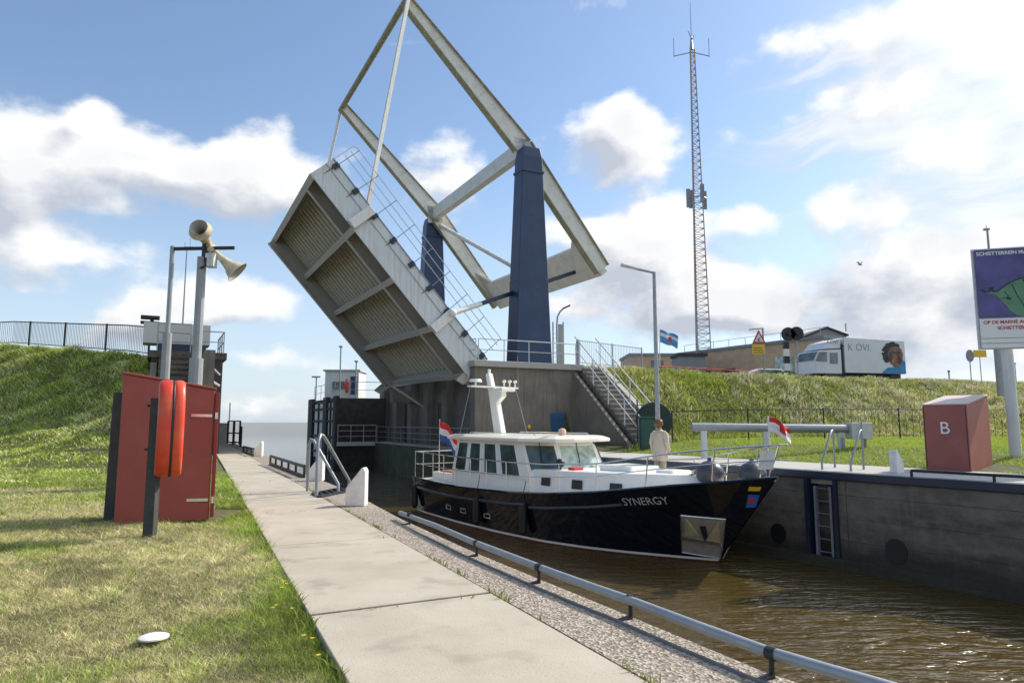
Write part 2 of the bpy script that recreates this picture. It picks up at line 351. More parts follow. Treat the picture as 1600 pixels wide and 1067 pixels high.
# ---------------------------------------------------------------- heights
def sm(t): t = np.clip(t,0,1); return t*t*(3-2*t)
def hR(x, y):
    x = np.asarray(x,float); y = np.asarray(y,float)
    yf = np.interp(x, FTX, FTY); yc = np.interp(x, CRX, CRY)
    e = (x-RW1.x)*RN.x+(y-RW1.y)*RN.y
    z0 = .0+.34*np.clip((e-2.9)/4.0,0,1)+.12*np.clip((e-5)/5,0,1)+.03*(fbm(x,y,.6,3)-.5)
    t = (y-yf)/(yc-yf); tt = np.clip(t,0,1); prof = tt*.55+sm(tt)*.45
    z = z0+(GZ-.05-z0)*prof+np.where((t>.02)&(t<1.3), .38*(fbm(x,y,.35,5)-.5)*np.clip(t*4,0,1), 0)
    s, c = bsc(x, y)
    z = np.where((s>-2.75)&(c<-.9), np.minimum(z, .10+.10*np.clip(e-3,0,2)), z)
    z = np.where((e<2.9)&(c<-.9), np.minimum(z,.012), z)
    z = np.where(c>20, np.minimum(z, np.interp(c,[20,32],[3.2,-4])), z)
    return z
LCX = [-75,-45,-25.2,-14.2,-12.6]; LCY = [46,41,34.0,27.0,25.5]; LCZ = [5.5,5.3,5.0,3.75,3.5]
def hL(x, y):
    x = np.asarray(x,float); y = np.asarray(y,float)
    yc = np.interp(x, LCX, LCY); zc = np.interp(x, LCX, LCZ); t = (y-(yc-9.5))/9.5
    g = np.interp(t, [0,.15,.5,.6,.75,.9,1], [0,.02,.25,.36,.62,.88,1.0])
    z = zc*g+np.where((t>.3)&(t<1.1), .10*np.sin(y*4.2+x*.7+1.5*fbm(x,y,.3,8))*np.clip(t*2-.5,0,1)+.35*(fbm(x,y,.5,9)-.5), 0)
    z = np.where(t>1, zc-.05, z)
    z = z+.05*(fbm(x,y,.5,12)-.5)*np.clip(1-t,0,1)
    s, c = bsc(x, y)
    z = np.where((c>12)&(s>9), np.minimum(z, np.interp(c,[12,20],[3.2,.0])), z)
    z = np.where((s<12.75)&(c<-.8)&(c>-6), np.minimum(z, np.interp(s,[11,12.35,12.75],[.0,.0,9])), z)
    z = np.where(x>PA[0].x+(PA[1].x-PA[0].x)*(y-PA[0].y)/(PA[1].y-PA[0].y)-.45, np.minimum(z,.012), z)
    return z-.012
def terrain(name, xs, ys, hf, keep, m):
    X, Y = np.meshgrid(xs, ys, indexing='ij'); Z = hf(X, Y)
    ok = keep(X, Y); nx, ny = X.shape; idx = np.arange(nx*ny).reshape(nx, ny)
    cell = ok[:-1,:-1]&ok[1:,:-1]&ok[1:,1:]&ok[:-1,1:]
    f = np.stack([idx[:-1,:-1],idx[1:,:-1],idx[1:,1:],idx[:-1,1:]],-1)[cell]
    me = bpy.data.meshes.new(name); me.from_pydata(np.stack([X,Y,Z],-1).reshape(-1,3).tolist(), [], f.tolist())
    me.materials.append(m); me.polygons.foreach_set('use_smooth', [True]*len(me.polygons))
    bm = bmesh.new(); bm.from_mesh(me); bmesh.ops.delete(bm, geom=[v for v in bm.verts if not v.link_faces], context='VERTS'); bm.to_mesh(me); bm.free()
    o = bpy.data.objects.new(name, me); C.objects.link(o); return tag(o, kind='structure')
def soil(name, a, b, c, sc):
    m = bpy.data.materials.new(name); m.use_nodes = True; nt = m.node_tree; p = nt.nodes['Principled BSDF']; p.inputs['Roughness'].default_value = .95
    tc = N(nt,'ShaderNodeTexCoord').outputs['Object']
    n1 = N(nt,'ShaderNodeTexNoise',ins={'Vector':tc,'Scale':sc,'Detail':8.0}).outputs['Fac']; n2 = N(nt,'ShaderNodeTexNoise',ins={'Vector':tc,'Scale':sc*14,'Detail':4.0}).outputs['Fac']
    r1 = N(nt,'ShaderNodeMapRange',ins={0:n1,1:.35,2:.65}).outputs[0]; r2 = N(nt,'ShaderNodeMapRange',ins={0:n2,1:.4,2:.62}).outputs[0]
    x = N(nt,'ShaderNodeMix',data_type='RGBA',ins={0:r1,6:a+(1,),7:b+(1,)}).outputs[2]; x = N(nt,'ShaderNodeMix',data_type='RGBA',ins={0:r2,6:c+(1,),7:x}).outputs[2]
    nt.links.new(x, p.inputs[0]); bp = N(nt,'ShaderNodeBump',ins={'Strength':.5,'Distance':.03,'Height':n2}); nt.links.new(bp.outputs[0], p.inputs['Normal']); return m
SOIL_L = soil('lawn_soil',(.115,.105,.04),(.085,.115,.022),(.07,.065,.03),1.1)
SOIL_R = soil('slope_soil',(.10,.10,.03),(.07,.09,.02),(.045,.05,.015),.7)
def keepL(X, Y):
    lim = np.where(Y<42, PA[0].x+(PA[1].x-PA[0].x)*(Y-PA[0].y)/(PA[1].y-PA[0].y)+.75, -20)
    s, c = bsc(X, Y)
    return (X<lim)&~((c>-.75)&(c<14)&(s<12.8)&(s>10))|((X<-20)&(Y<42))&(X<lim)
terrain('left_ground', np.concatenate([-np.geomspace(1500,32,30), np.arange(-30,6,.25)]), np.concatenate([-np.geomspace(60,6,8), np.arange(-5,45,.25)]), hL, keepL, SOIL_L)
def keepR(X, Y):
    e = (X-RW1.x)*RN.x+(Y-RW1.y)*RN.y; s, c = bsc(X, Y)
    return ((c<-.95)&(e>1.2))|((c>=-1.2)&(s<-.6))
terrain('right_ground', np.concatenate([np.arange(-30,40,.35), np.geomspace(41,3000,26)]), np.concatenate([-np.geomspace(80,12,8), np.arange(-11,60,.35), np.geomspace(61,2500,22)]), hR, keepR, SOIL_R)
# water: one sheet to the horizon, murky and rippled
wm = bpy.data.materials.new('murky_water'); wm.use_nodes = True; nt = wm.node_tree; p = nt.nodes['Principled BSDF']
tc = N(nt,'ShaderNodeTexCoord').outputs['Object']
mp = N(nt,'ShaderNodeMapping',ins={'Vector':tc,'Rotation':(0,0,R(18)),'Scale':(.8,2.6,1)}).outputs[0]
n1 = N(nt,'ShaderNodeTexNoise',ins={'Vector':mp,'Scale':1.5,'Detail':3.0,'Roughness':.5,'Distortion':.6}).outputs['Fac']
n2 = N(nt,'ShaderNodeTexNoise',ins={'Vector':mp,'Scale':5.0,'Detail':3.0,'Roughness':.5,'Distortion':.4}).outputs['Fac']
hh = math_(nt,'MULTIPLY_ADD',n2,.12,n1)
bp = N(nt,'ShaderNodeBump',ins={'Strength':1.0,'Distance':.20,'Height':hh})
nt.links.new(bp.outputs[0], p.inputs['Normal'])
big = N(nt,'ShaderNodeTexNoise',ins={'Vector':tc,'Scale':.25,'Detail':3.0}).outputs['Fac']
sxy = N(nt,'ShaderNodeSeparateXYZ',ins={0:tc})
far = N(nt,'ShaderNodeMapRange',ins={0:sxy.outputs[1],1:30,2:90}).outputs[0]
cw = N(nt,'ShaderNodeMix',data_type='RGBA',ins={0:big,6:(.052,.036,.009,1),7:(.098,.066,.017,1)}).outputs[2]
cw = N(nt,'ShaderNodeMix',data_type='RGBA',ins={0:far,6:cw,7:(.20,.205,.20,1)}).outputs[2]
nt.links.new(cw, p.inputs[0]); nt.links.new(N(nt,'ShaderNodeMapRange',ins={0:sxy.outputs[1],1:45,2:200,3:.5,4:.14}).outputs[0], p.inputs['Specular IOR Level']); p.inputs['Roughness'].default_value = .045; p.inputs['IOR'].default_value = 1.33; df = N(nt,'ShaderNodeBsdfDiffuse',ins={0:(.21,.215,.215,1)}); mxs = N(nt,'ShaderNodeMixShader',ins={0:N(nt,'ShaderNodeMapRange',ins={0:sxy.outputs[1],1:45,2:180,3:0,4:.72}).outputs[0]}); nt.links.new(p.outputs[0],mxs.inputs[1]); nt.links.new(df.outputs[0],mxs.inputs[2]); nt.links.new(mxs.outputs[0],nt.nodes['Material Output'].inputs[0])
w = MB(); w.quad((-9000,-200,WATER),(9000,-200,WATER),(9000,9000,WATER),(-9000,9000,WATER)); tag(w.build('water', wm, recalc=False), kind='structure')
# ---------------------------------------------------------------- left quay: path slabs, aggregate strip, wall
def slab_mat(name, a, b, agg=False):
    m = bpy.data.materials.new(name); m.use_nodes = True; nt = m.node_tree; p = nt.nodes['Principled BSDF']; p.inputs['Roughness'].default_value = .9
    tc = N(nt,'ShaderNodeTexCoord').outputs['Object']
    n1 = N(nt,'ShaderNodeTexNoise',ins={'Vector':tc,'Scale':.8,'Detail':9.0,'Roughness':.65}).outputs['Fac']; r1 = N(nt,'ShaderNodeMapRange',ins={0:n1,1:.35,2:.65}).outputs[0]
    x = N(nt,'ShaderNodeMix',data_type='RGBA',ins={0:r1,6:a+(1,),7:b+(1,)}).outputs[2]
    if agg:
        v = N(nt,'ShaderNodeTexVoronoi',ins={'Vector':tc,'Scale':64.0}); r = N(nt,'ShaderNodeSeparateColor',ins={0:v.outputs['Color']}).outputs[0]
        cr = N(nt,'ShaderNodeValToRGB',ins={0:r}); e = cr.color_ramp.elements; e[0].color = (.10,.085,.07,1); e[1].color = (.56,.50,.42,1); k = cr.color_ramp.elements.new(.5); k.color = (.29,.245,.20,1)
        x = N(nt,'ShaderNodeMix',data_type='RGBA',ins={0:.72,6:x,7:cr.outputs[0]}).outputs[2]; h = v.outputs['Distance']; st = .9
    else:
        v = N(nt,'ShaderNodeTexNoise',ins={'Vector':tc,'Scale':70.0,'Detail':3.0}); r = N(nt,'ShaderNodeMapRange',ins={0:v.outputs['Fac'],1:.62,2:.72,3:0,4:.35}).outputs[0]
        x = N(nt,'ShaderNodeMix',data_type='RGBA',ins={0:r,6:x,7:(.12,.10,.08,1)}).outputs[2]; h = v.outputs['Fac']; st = .25
        v3 = N(nt,'ShaderNodeTexNoise',ins={'Vector':tc,'Scale':2.6,'Detail':6.0}).outputs['Fac']; r3 = N(nt,'ShaderNodeMapRange',ins={0:v3,1:.56,2:.70,3:0,4:.4}).outputs[0]
        x = N(nt,'ShaderNodeMix',data_type='RGBA',ins={0:r3,6:x,7:(.17,.15,.12,1)}).outputs[2]
    nt.links.new(x, p.inputs[0]); bp = N(nt,'ShaderNodeBump',ins={'Strength':st,'Distance':.01,'Height':h}); nt.links.new(bp.outputs[0], p.inputs['Normal']); return m
M['path'] = slab_mat('path_concrete',(.36,.315,.245),(.46,.41,.33)); M['agg'] = slab_mat('exposed_aggregate',(.20,.15,.11),(.30,.24,.18),True)
ys = [3.27-8.4]; 
while ys[-1] < 40: ys.append(ys[-1]+2.32)
# anchor a joint to the photo: (488,968)
j0 = G(488,968).y; k0 = min(range(len(ys)), key=lambda i: abs(ys[i]-j0)); ys = [y+j0-ys[k0] for y in ys]
mb = MB(); g = .013; sl = .415
for a, b in zip(ys[:-1], ys[1:]):
    def pt(y, side):
        if side == 0: return Vector((path_l(y), y, 0))
        xr = path_r(y); d = xr-path_l(y); y2 = y+d*sl; return Vector((path_r(y2), y2, 0))
    dz = random.uniform(-.004,.004)
    q = [pt(a+g,0),pt(a+g,1),pt(b-g,1),pt(b-g,0)]
    mb.prism([(p.x,p.y,-.12) for p in q], (0,0,.15+dz))
tag(mb.build('path', M['path'], bevel=.006), kind='structure')
mb = MB()
for i in range(len(LE)-1):
    for k in range(3):
        a = LE[i].lerp(LE[i+1], k/3); b = LE[i].lerp(LE[i+1], (k+1)/3)
        if a.y > 41: continue
        pa, pb = path_r(a.y)+.02, path_r(b.y)+.02
        mb.quad((pa,a.y,.022),(a.x,a.y,.022),(b.x,b.y,.022),(pb,b.y,.022))
        mb.quad((a.x,a.y,.022),(a.x,a.y,-4),(b.x,b.y,-4),(b.x,b.y,.022))
        mb.quad((pa,a.y,.022),(pb,b.y,.022),(pb,b.y,-.3),(pa,a.y,-.3))
o = tag(mb.build('aggregate_strip', M['agg'], recalc=False), kind='structure')
mb = MB()
a, b = LE[-1], Vector((path_l(41),41,0)); mb.box(-22.5,-16.4,40.9,41.1,-4,.02); mb.box(-19.6,-16.9,34,41,-.2,.02)
tag(mb.build('quay_head', M['concrete']), kind='structure')
# ---------------------------------------------------------------- right quay: slab, steel edge, wall
mb = MB()
for i in range(-14, 17):
    t0, t1 = i*1.2-.0, i*1.2+1.19
    if t1 > 20.6: continue
    mb.prism([Q(t0,.16,-.3),Q(t1,.16,-.3),Q(t1,3.0,-.3),Q(t0,3.0,-.3)], (0,0,.325))
tag(mb.build('right_quay', M['coping'], bevel=.01), kind='structure')
mb = MB(); T1 = 20.4
mb.prism([Q(-40,-.02,-.17),Q(T1,-.02,-.17),Q(T1,.155,-.17),Q(-40,.155,-.17)], (0,0,.185))
tag(mb.build('quay_edge_beam', M['navy2'], bevel=.02), 'dark blue steel edge beam capping the right lock wall', 'edge beam')
root = thing('lock_wall', 'dark stained concrete lock wall on the right with a recessed ladder slot', 'wall', Q(0,.1,0))
# ladder slot position
_l = G(1298,736); TL = (_l-RW1).dot(RD)
mb = MB(); zt = -.17
def wallseg(t0, t1, e0=.05, z0=-4, z1=zt, steps=1):
    mb.prism([Q(t0,e0,z0),Q(t1,e0,z0),Q(t1,.9,z0),Q(t0,.9,z0)], (0,0,z1-z0))
wallseg(-40, TL-.42); wallseg(TL+.42, T1); wallseg(TL-.42, TL+.42, .42)
mb.prism([Q(-40,-.13,-4),Q(T1,-.13,-4),Q(T1,.051,-4),Q(-40,.051,-4)], (0,0,4-1.98))
wmt = mat('lock_wall_concrete',(.135,.115,.09),.85,0,.45,1.3,.6,14,dirt=(.26,.23,.19),damt=.40,dscale=4,mapscale=(.6,.6,2.4))
nt = wmt.node_tree; pw_ = nt.nodes['Principled BSDF']; src = pw_.inputs['Base Color'].links[0].from_socket
tcw = N(nt,'ShaderNodeTexCoord').outputs['Object']; al = N(nt,'ShaderNodeVectorMath',operation='DOT_PRODUCT',ins={0:tcw,1:tuple(RD)}).outputs['Value']; zz_ = N(nt,'ShaderNodeSeparateXYZ',ins={0:tcw}).outputs[2]
def lines(v, per, wd): fr_ = math_(nt,'FRACT',math_(nt,'DIVIDE',v,per)); return math_(nt,'LESS_THAN',fr_,wd)
ln = math_(nt,'MAXIMUM',lines(zz_,.52,.035),lines(al,3.6,.008)); nzl = N(nt,'ShaderNodeTexNoise',ins={'Vector':tcw,'Scale':2.3,'Detail':4.0}).outputs['Fac']; ln = math_(nt,'MULTIPLY',ln,math_(nt,'MULTIPLY_ADD',nzl,1.6,-.35,clamp=True))
x1 = N(nt,'ShaderNodeMix',data_type='RGBA',ins={0:ln,6:src,7:(.03,.026,.02,1)}).outputs[2]
mps = N(nt,'ShaderNodeMapping',ins={'Vector':tcw,'Scale':(9,9,.8)}).outputs[0]; stn = N(nt,'ShaderNodeTexNoise',ins={'Vector':mps,'Scale':1.0,'Detail':6.0}).outputs['Fac']
x2 = N(nt,'ShaderNodeMix',data_type='RGBA',ins={0:N(nt,'ShaderNodeMapRange',ins={0:stn,1:.55,2:.75,3:0,4:.5}).outputs[0],6:x1,7:(.20,.18,.15,1)}).outputs[2]
wet = N(nt,'ShaderNodeMapRange',ins={0:math_(nt,'MULTIPLY_ADD',nzl,.5,zz_),1:-1.55,2:-1.15,3:.8,4:0}).outputs[0]
x3 = N(nt,'ShaderNodeMix',data_type='RGBA',ins={0:wet,6:x2,7:(.028,.028,.016,1)}).outputs[2]; nt.links.new(x3, pw_.inputs['Base Color'])
mb.build('wall_face', wmt, root)
mb = MB()
for t in (TL-.42, TL+.42-.09): mb.prism([Q(t,-.02,-4),Q(t+.09,-.02,-4),Q(t+.09,.42,-4),Q(t,.42,-4)], (0,0,4+zt))
mb.each('slot_lining', M['navy2'], root)
def porthole(u, v, r):
    p = G(u, v, -1.75); t = (p-RW1).dot(RD); mb = MB()
    c = Q(t,.03,-1.62); pts = [c+RD*math.cos(a)*r+Vector((0,0,math.sin(a)*r*1.15)) for a in np.linspace(0,2*math.pi,20,endpoint=False)]
    mb.prism(pts, RN*.03); mb.build('mooring_recess', M['black'], root)
    pass
porthole(1387,874,.24); porthole(1192,845,.22)
# ladder
lad = thing('wall_ladder', 'galvanised ladder set in the slot of the right lock wall', 'ladder', Q(TL,.1,-2.2))
for s_ in (-.2,.2):
    mb = MB(); mb.beam(Q(TL+s_,.12,-3),Q(TL+s_,.12,-.35),.06,.10,RN); mb.build('rail', M['steel'], lad)
for k in range(8): mb = MB(); mb.tube([Q(TL-.2,.12,-2.5+k*.3),Q(TL+.2,.12,-2.5+k*.3)],.014,6); mb.build('rung', M['steel'], lad)
# low quay below the bridge
mb = MB(B); mb.box(-.5,1.5,-.98,17.2,-3.2,.05)
side = tag(mb.build('bridge_quay', M['algae']), 'low algae covered concrete quay below the raised bridge', 'quay wall')
mb = MB(B); mb.box(-.5,1.56,-.62,17.25,.05,.12); mb.build('quay_top', M['coping'], side)
# ---------------------------------------------------------------- bridge abutments
DK = 3.38
rab = thing('right_abutment', 'large brown grey concrete bridge abutment carrying the blue pylon, steps at its right side', 'bridge abutment', B(0,3,0))
mb = MB(B)
mb.box(-1.75,.62,-.62,17.0,-.3,DK-.22); mb.box(-1.75,2.6,-1.0,-.621,-3.2,DK-.22)
mb.box(-2.0,.1,17.0,24.0,-4,2.5)
mb.build('abutment_body', M['concrete'], rab)
mb = MB(B); mb.box(-1.9,.7,-.6,17.1,DK-.22,DK); mb.box(-1.9,2.7,-1.16,-.602,DK-.22,DK); mb.build('deck_slab', M['coping'], rab, bevel=.02)
mb = MB(B)
for c in (0.2,2.6,5.6,8.0,10.4,12.8,15.4): mb.box(.6,1.0,c,c+.6,.1,DK-.24)
mb.box(.62,2.0,-.3,.2,2.2,2.8); mb.box(.62,2.0,10.3,10.8,2.2,2.8)
mb.each('pilaster', M['concrete'], rab)
mb = MB(B); mb.box(.58,.64,1.2,2.3,.12,2.3); mb.box(.58,.64,6.5,7.6,.12,2.1); mb.box(.58,.64,11.6,12.5,.12,2.2); mb.each('dark_opening', M['black'], rab)
hx, hz, _ = 0,0,0
def bpx(u, v, c):
    x, k = ray(u, v); o = O0+UC*c; s = (x*o.y-o.x)/(UR.x-x*UR.y); return s, CAMH+k*(o.y+s*UR.y)
s0, z1_ = bpx(860,645,-1); s1, z0_ = bpx(881,673,-1)
mb = MB(B); mb.box(s1,s0,-1.06,-1.002,z0_,z1_); ht = mb.build('hatch', M['blue'], rab, bevel=.01)
mb = MB(B)
for k in range(7): mb.box(s1+.04,s0-.04,-1.08,-1.061,z0_+.05+k*(z1_-z0_-.1)/7,z0_+.05+(k+.55)*(z1_-z0_-.1)/7)
mb.build('louvre', M['blue'], ht)
s2, z2 = bpx(826,667,-1); mb = MB(B); mb.ball((s2,-1.04,z2),.07,.05,.09,8,6); mb.build('warning_lamp', M['yellow'], rab)
def stairs(parent, s0, s1, ctop, cfoot, ztop, zfoot, n, wing, cheek, tm='coping'):
    mb = MB(B)
    for k in range(n):
        c1 = ctop+(cfoot-ctop)*k/n; c2 = ctop+(cfoot-ctop)*(k+1)/n; z = ztop-(ztop-zfoot)*(k+.6)/n
        mb.box(s1,s0,c2,c1+.04,z-.34,z-.05)
    mb.build('steps', M['concrete'], parent)
    mb = MB(B)
    for k in range(n):
        c2 = ctop+(cfoot-ctop)*(k+1)/n; z = ztop-(ztop-zfoot)*(k+.6)/n; c1 = ctop+(cfoot-ctop)*k/n
        mb.box(s1+.01,s0-.01,c2-.05,c1,z-.05,z)
    mb.build('treads', M[tm], parent)
    mb = MB(B); w = .16*(1 if wing > s0 else -1)
    mb.prism([(wing,ctop,-.3),(wing,ctop,ztop-.25),(wing,cfoot,zfoot-.2),(wing,cfoot-.3,-.3)], (w,0,0)); mb.build('wing_wall', M['concrete'], parent)
    w = .22*(1 if cheek > s0 else -1)
    mb = MB(B); mb.prism([(cheek,ctop+.2,-.3),(cheek,ctop+.2,ztop+.1),(cheek,cfoot,zfoot+.3),(cheek,cfoot-.25,-.3)], (w,0,0)); mb.build('cheek_wall', M['coping'], parent)
st = thing('stairway', 'concrete steps with pale side wall climbing right of the big abutment', 'stairs', B(-2.2,-4.5,0))
SC, SF, SZ0 = -1.0, -4.75, .4
stairs(st, -1.80, -2.75, SC, SF, DK, SZ0, 17, -1.62, -2.78)
def hand_rail(name, label, s, group, col='lightsteel', c0=SC, c1=SF, zt=DK, zf=SZ0):
    r = thing(name, label, 'railing', B(s,c1,zf), group)
    mb = MB(B); f = lambda t, h: (s, c0+(c1-c0)*t, zt+(zf-zt)*t+h)
    mb.tube([f(-.05,.95),f(1.0,.95)], .024, 6); mb.tube([f(-.05,.5),f(1.0,.5)], .018, 6); mb.build('rail', M[col], r)
    for t in (.03,.27,.52,.77,.98): mb = MB(B); mb.tube([f(t,0),f(t,.95)], .022, 6); mb.build('post', M[col], r)
hand_rail('stair_railing','sloping steel railing on the left edge of the abutment steps',-1.72,'stair railings')
hand_rail('stair_railing','sloping steel railing on the right edge of the abutment steps',-2.68,'stair railings')
def rail_run(name, label, pts, posts_at, h=1.0, mids=(.5,), col='lightsteel', r=.024, cat='railing', group=None, bal=0):
    pts = [Vector(p) for p in pts]; root = thing(name, label, cat, pts[0], group)
    mb = MB(); up = Vector((0,0,1))
    mb.tube([p+up*h for p in pts], r, 6)
    for m_ in mids: mb.tube([p+up*m_*h for p in pts], r*.8, 6)
    mb.build('rail', M[col], root)
    ds = [0]
    for a, b in zip(pts[:-1], pts[1:]): ds.append(ds[-1]+(b-a).length)
    def at(d):
        for i in range(len(pts)-1):
            if d <= ds[i+1]+1e-6: return pts[i].lerp(pts[i+1], (d-ds[i])/(ds[i+1]-ds[i]))
        return pts[-1]
    n = max(1, round(ds[-1]/posts_at))
    for i in range(n+1): mb = MB(); p = at(ds[-1]*i/n); mb.tube([p-up*.02,p+up*h*(1.04 if bal else 1)], r*(1.5 if bal else 1.0), 6); mb.build('post', M[col], root)
    if bal:
        mb = MB(); d = 0
        while d < ds[-1]: p = at(d); mb.tube([p+up*.1,p+up*h], r*.36, 4); d += bal
        mb.build('balusters', M[col], root)
    return root
s_a, _ = bpx(862,535,-1)
rail_run('deck_railing','pale steel railing along the front of the right abutment, before the blue pylon',[B(2.5,-1.05,DK),B(-1.6,-1.05,DK)],1.25,.98)
rail_run('deck_railing','short steel railing at the channel corner of the right abutment',[B(2.58,-1.0,DK),B(2.58,-.1,DK)],.9,.98)
# ---------------------------------------------------------------- the lifting bridge
br = thing('drawbridge', 'raised white balance drawbridge with ribbed grey leaf, navy pylons and white beams', 'bridge', B(0,5,DK))
def pylon(c):
    mb = MB(B); b = .78; t = .41
    prof = [(DK,b,.42),(11.55,t+.03,.33),(11.95,t-.06,.30)]
    vs = [(-.03+sx*w, c+sy*d, z) for z, w, d in prof for sx, sy in ((-1,-1),(1,-1),(1,1),(-1,1))]
    fs = [(0,1,2,3),(8,9,10,11)]+[(l*4+i,l*4+(i+1)%4,l*4+4+(i+1)%4,l*4+4+i) for l in (0,1) for i in range(4)]
    mb.add(vs, fs); o = mb.build('pylon', M['navy'], br, bevel=.03)
    mb = MB(B); mb.box(-.03-t-.08,-.03+t+.08,c-.38,c+.38,10.9,11.0); mb.build('collar', M['navy'], o)
    mb = MB(B); mb.box(-.03-b-.1,-.03+b+.1,c-.5,c+.5,DK,DK+.06); mb.build('base_plate', M['navy2'], o)
    mb = MB(B); mb.tube([(0.05,c-.1,12.05),(0.05,c+.1,12.05)], .16, 12); mb.build('bearing', M['steel'], o)
    
PZ = 12.05; LW = 10.2
pylon(-.2); pylon(LW+.2)
def ibeam(mbw, mbf, a, b, h0, h1, w=.34, cc=0.0, ft=.035):
    # web in the s-z plane with flanges above and below; a, b = (s,z)
    a = Vector((a[0],0,a[1])); b = Vector((b[0],0,b[1])); d = (b-a).normalized(); n = Vector((-d.z,0,d.x))
    q = [a+n*h0/2, b+n*h1/2, b-n*h1/2, a-n*h0/2]
    mbw.prism([(p.x,cc-.06,p.z) for p in q], (0,.12,0))
    for sg in (1,-1):
        p0 = a+n*h0/2*sg; p1 = b+n*h1/2*sg; o = n*ft*sg
        mbf.prism([(p.x,cc-w/2,p.z) for p in (p0,p1,p1+o,p0+o)], (0,w,0))
TIP = (5.02,16.95); HEEL = (-3.75,7.55)
for c in (0.2, LW-.2):
    w_, f_ = MB(B), MB(B)
    ibeam(w_, f_, (.02,PZ+.12), TIP, .78, .38, cc=c); ibeam(w_, f_, (.02,PZ+.12), HEEL, .80, .62, cc=c)
    w_.prism([(.45,c-.06,PZ+.45),(-.4,c-.06,PZ+.45),(-.45,c-.06,PZ-.35),(.35,c-.06,PZ-.45)],(0,.12,0))
    arm = w_.build('balance_arm', M['cream'], br); f_.build('flange', M['olive'], arm)
    mb = MB(B)
    for k in range(1,8):
        t = k/8; s_, z_ = .02+(TIP[0]-.02)*t, PZ+.12+(TIP[1]-PZ-.12)*t
        h_ = (.78+(.38-.78)*t)/2-.02; d = Vector((TIP[0],0,TIP[1]-PZ)).normalized(); n = Vector((-d.z,0,d.x))
        if k in (3,6): mb.beam((s_-n.x*h_,c-.085,z_-n.z*h_),(s_+n.x*h_,c-.085,z_+n.z*h_),.012,.02,(0,1,0))
    mb.build('stiffener', M['cream'], arm)
mb = MB(B); mb.tube([(TIP[0],-.25,TIP[1]),(TIP[0],LW+.25,TIP[1])], .13, 10); mb.build('tip_crossbar', M['olive'], br)  # olive stands in for the shade on the crossbar
# cross box between the arms at the pivot
mb = MB(B); mb.beam((-.02,.27,PZ+.08),(-.02,LW-.27,PZ+.08),.34,.62); mb.build('cross_beam', M['cream'], br)
mb = MB(B); _s,_z = bpx(838,437,1.5); mb.tube([(-.3,LW-.2,PZ-.5),(_s,1.5,_z)], .11, 8); mb.build('diagonal_brace', M['cream'], br)
# counterweight box at the heels
mb = MB(B); d = Vector((HEEL[0],0,HEEL[1]-PZ)).normalized(); n = Vector((-d.z,0,d.x))
h = Vector((HEEL[0],0,HEEL[1]))
q = [h-d*1.35-n*.16, h+d*.22-n*.30, h+d*.22+n*.12, h-d*1.35+n*.12]
mb.prism([(p.x,.28,p.z) for p in q],(0,LW-.56,0)); mb.build('counterweight', M['cream'], br, bevel=.03)
for c in (.28,LW-.28):
    e = .9 if c < 1 else -.9; mb = MB(B); b0 = h-d*1.35
    mb.add([(p.x,cc,p.z) for k_ in (-.05,.05) for p,cc in ((b0+n*k_,c),(b0-d*.8+n*k_,c),(b0+n*k_,c+e))],[(0,1,2),(3,4,5),(0,1,4,3),(1,2,5,4),(2,0,3,5)]); mb.build('gusset', M['cream'], br)
# hanging rods
PH = (1.92,3.46); TT = (7.70,10.02)
dl = Vector((TT[0]-PH[0],0,TT[1]-PH[1])); LL = dl.length; dl.normalize(); nl = Vector((dl.z,0,-dl.x))   # nl: out of the underside
def LF(a, c, dpt): p = Vector((PH[0],0,PH[1]))+dl*a+nl*dpt; return B(p.x,c,p.z)   # leaf: a along, depth below deck
RODA = 6.65
for c in (-.16, LW+.16): mb = MB(); mb.beam(B(TIP[0],c,TIP[1]),LF(RODA,c-.35*(1 if c<0 else -1),.25),.12,.17); mb.build('hanger_rod', M['white'], br)
# leaf
leaf = MB(LF)
W0, W1 = -.55, LW+.45; DP = .98
leaf.box(0,LL,W0,W0+.05,0,DP); leaf.box(0,LL,W1-.05,W1,0,DP*.62)
leaf.each('leaf_fascia', M['greyblue'], br, bevel=.01)
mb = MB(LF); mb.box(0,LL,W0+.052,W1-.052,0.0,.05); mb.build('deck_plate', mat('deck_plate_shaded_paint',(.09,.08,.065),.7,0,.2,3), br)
mb = MB(LF); mb.box(0,LL,W0+.3,W1-.3,-.06,-.004); mb.build('road_surface', M['asphalt'], br)
mb = MB(LF); c = 1.25
while c < LW-1.1:
    mb.prism([(.12,c,.052),(.12,c+.03,.30),(.12,c+.17,.30),(.12,c+.20,.052)],(LL-.24,0,0)); c += .43
mb.build('deck_ribs', M['ribm'], br)
mb = MB(LF)
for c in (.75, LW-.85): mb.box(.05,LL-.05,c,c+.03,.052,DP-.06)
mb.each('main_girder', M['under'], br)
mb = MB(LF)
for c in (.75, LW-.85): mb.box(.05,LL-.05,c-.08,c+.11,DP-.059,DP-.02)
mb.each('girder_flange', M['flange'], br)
mb = MB(LF); nb = 4
XB = [.04+(LL-.16)*k/nb for k in range(nb+1)]
for a in XB:
    mb.add([(a,W0+.052,.052),(a+.04,W0+.052,.052),(a+.04,W0+.052,DP-.07),(a,W0+.052,DP-.07),(a,W1-.052,.052),(a+.04,W1-.052,.052),(a+.04,W1-.052,DP*.62-.05),(a,W1-.052,DP*.62-.05)],
           [(0,1,2,3),(4,5,6,7),(0,1,5,4),(1,2,6,5),(2,3,7,6),(3,0,4,7)])
mb.each('cross_girder', M['under'], br)
mb = MB(LF)
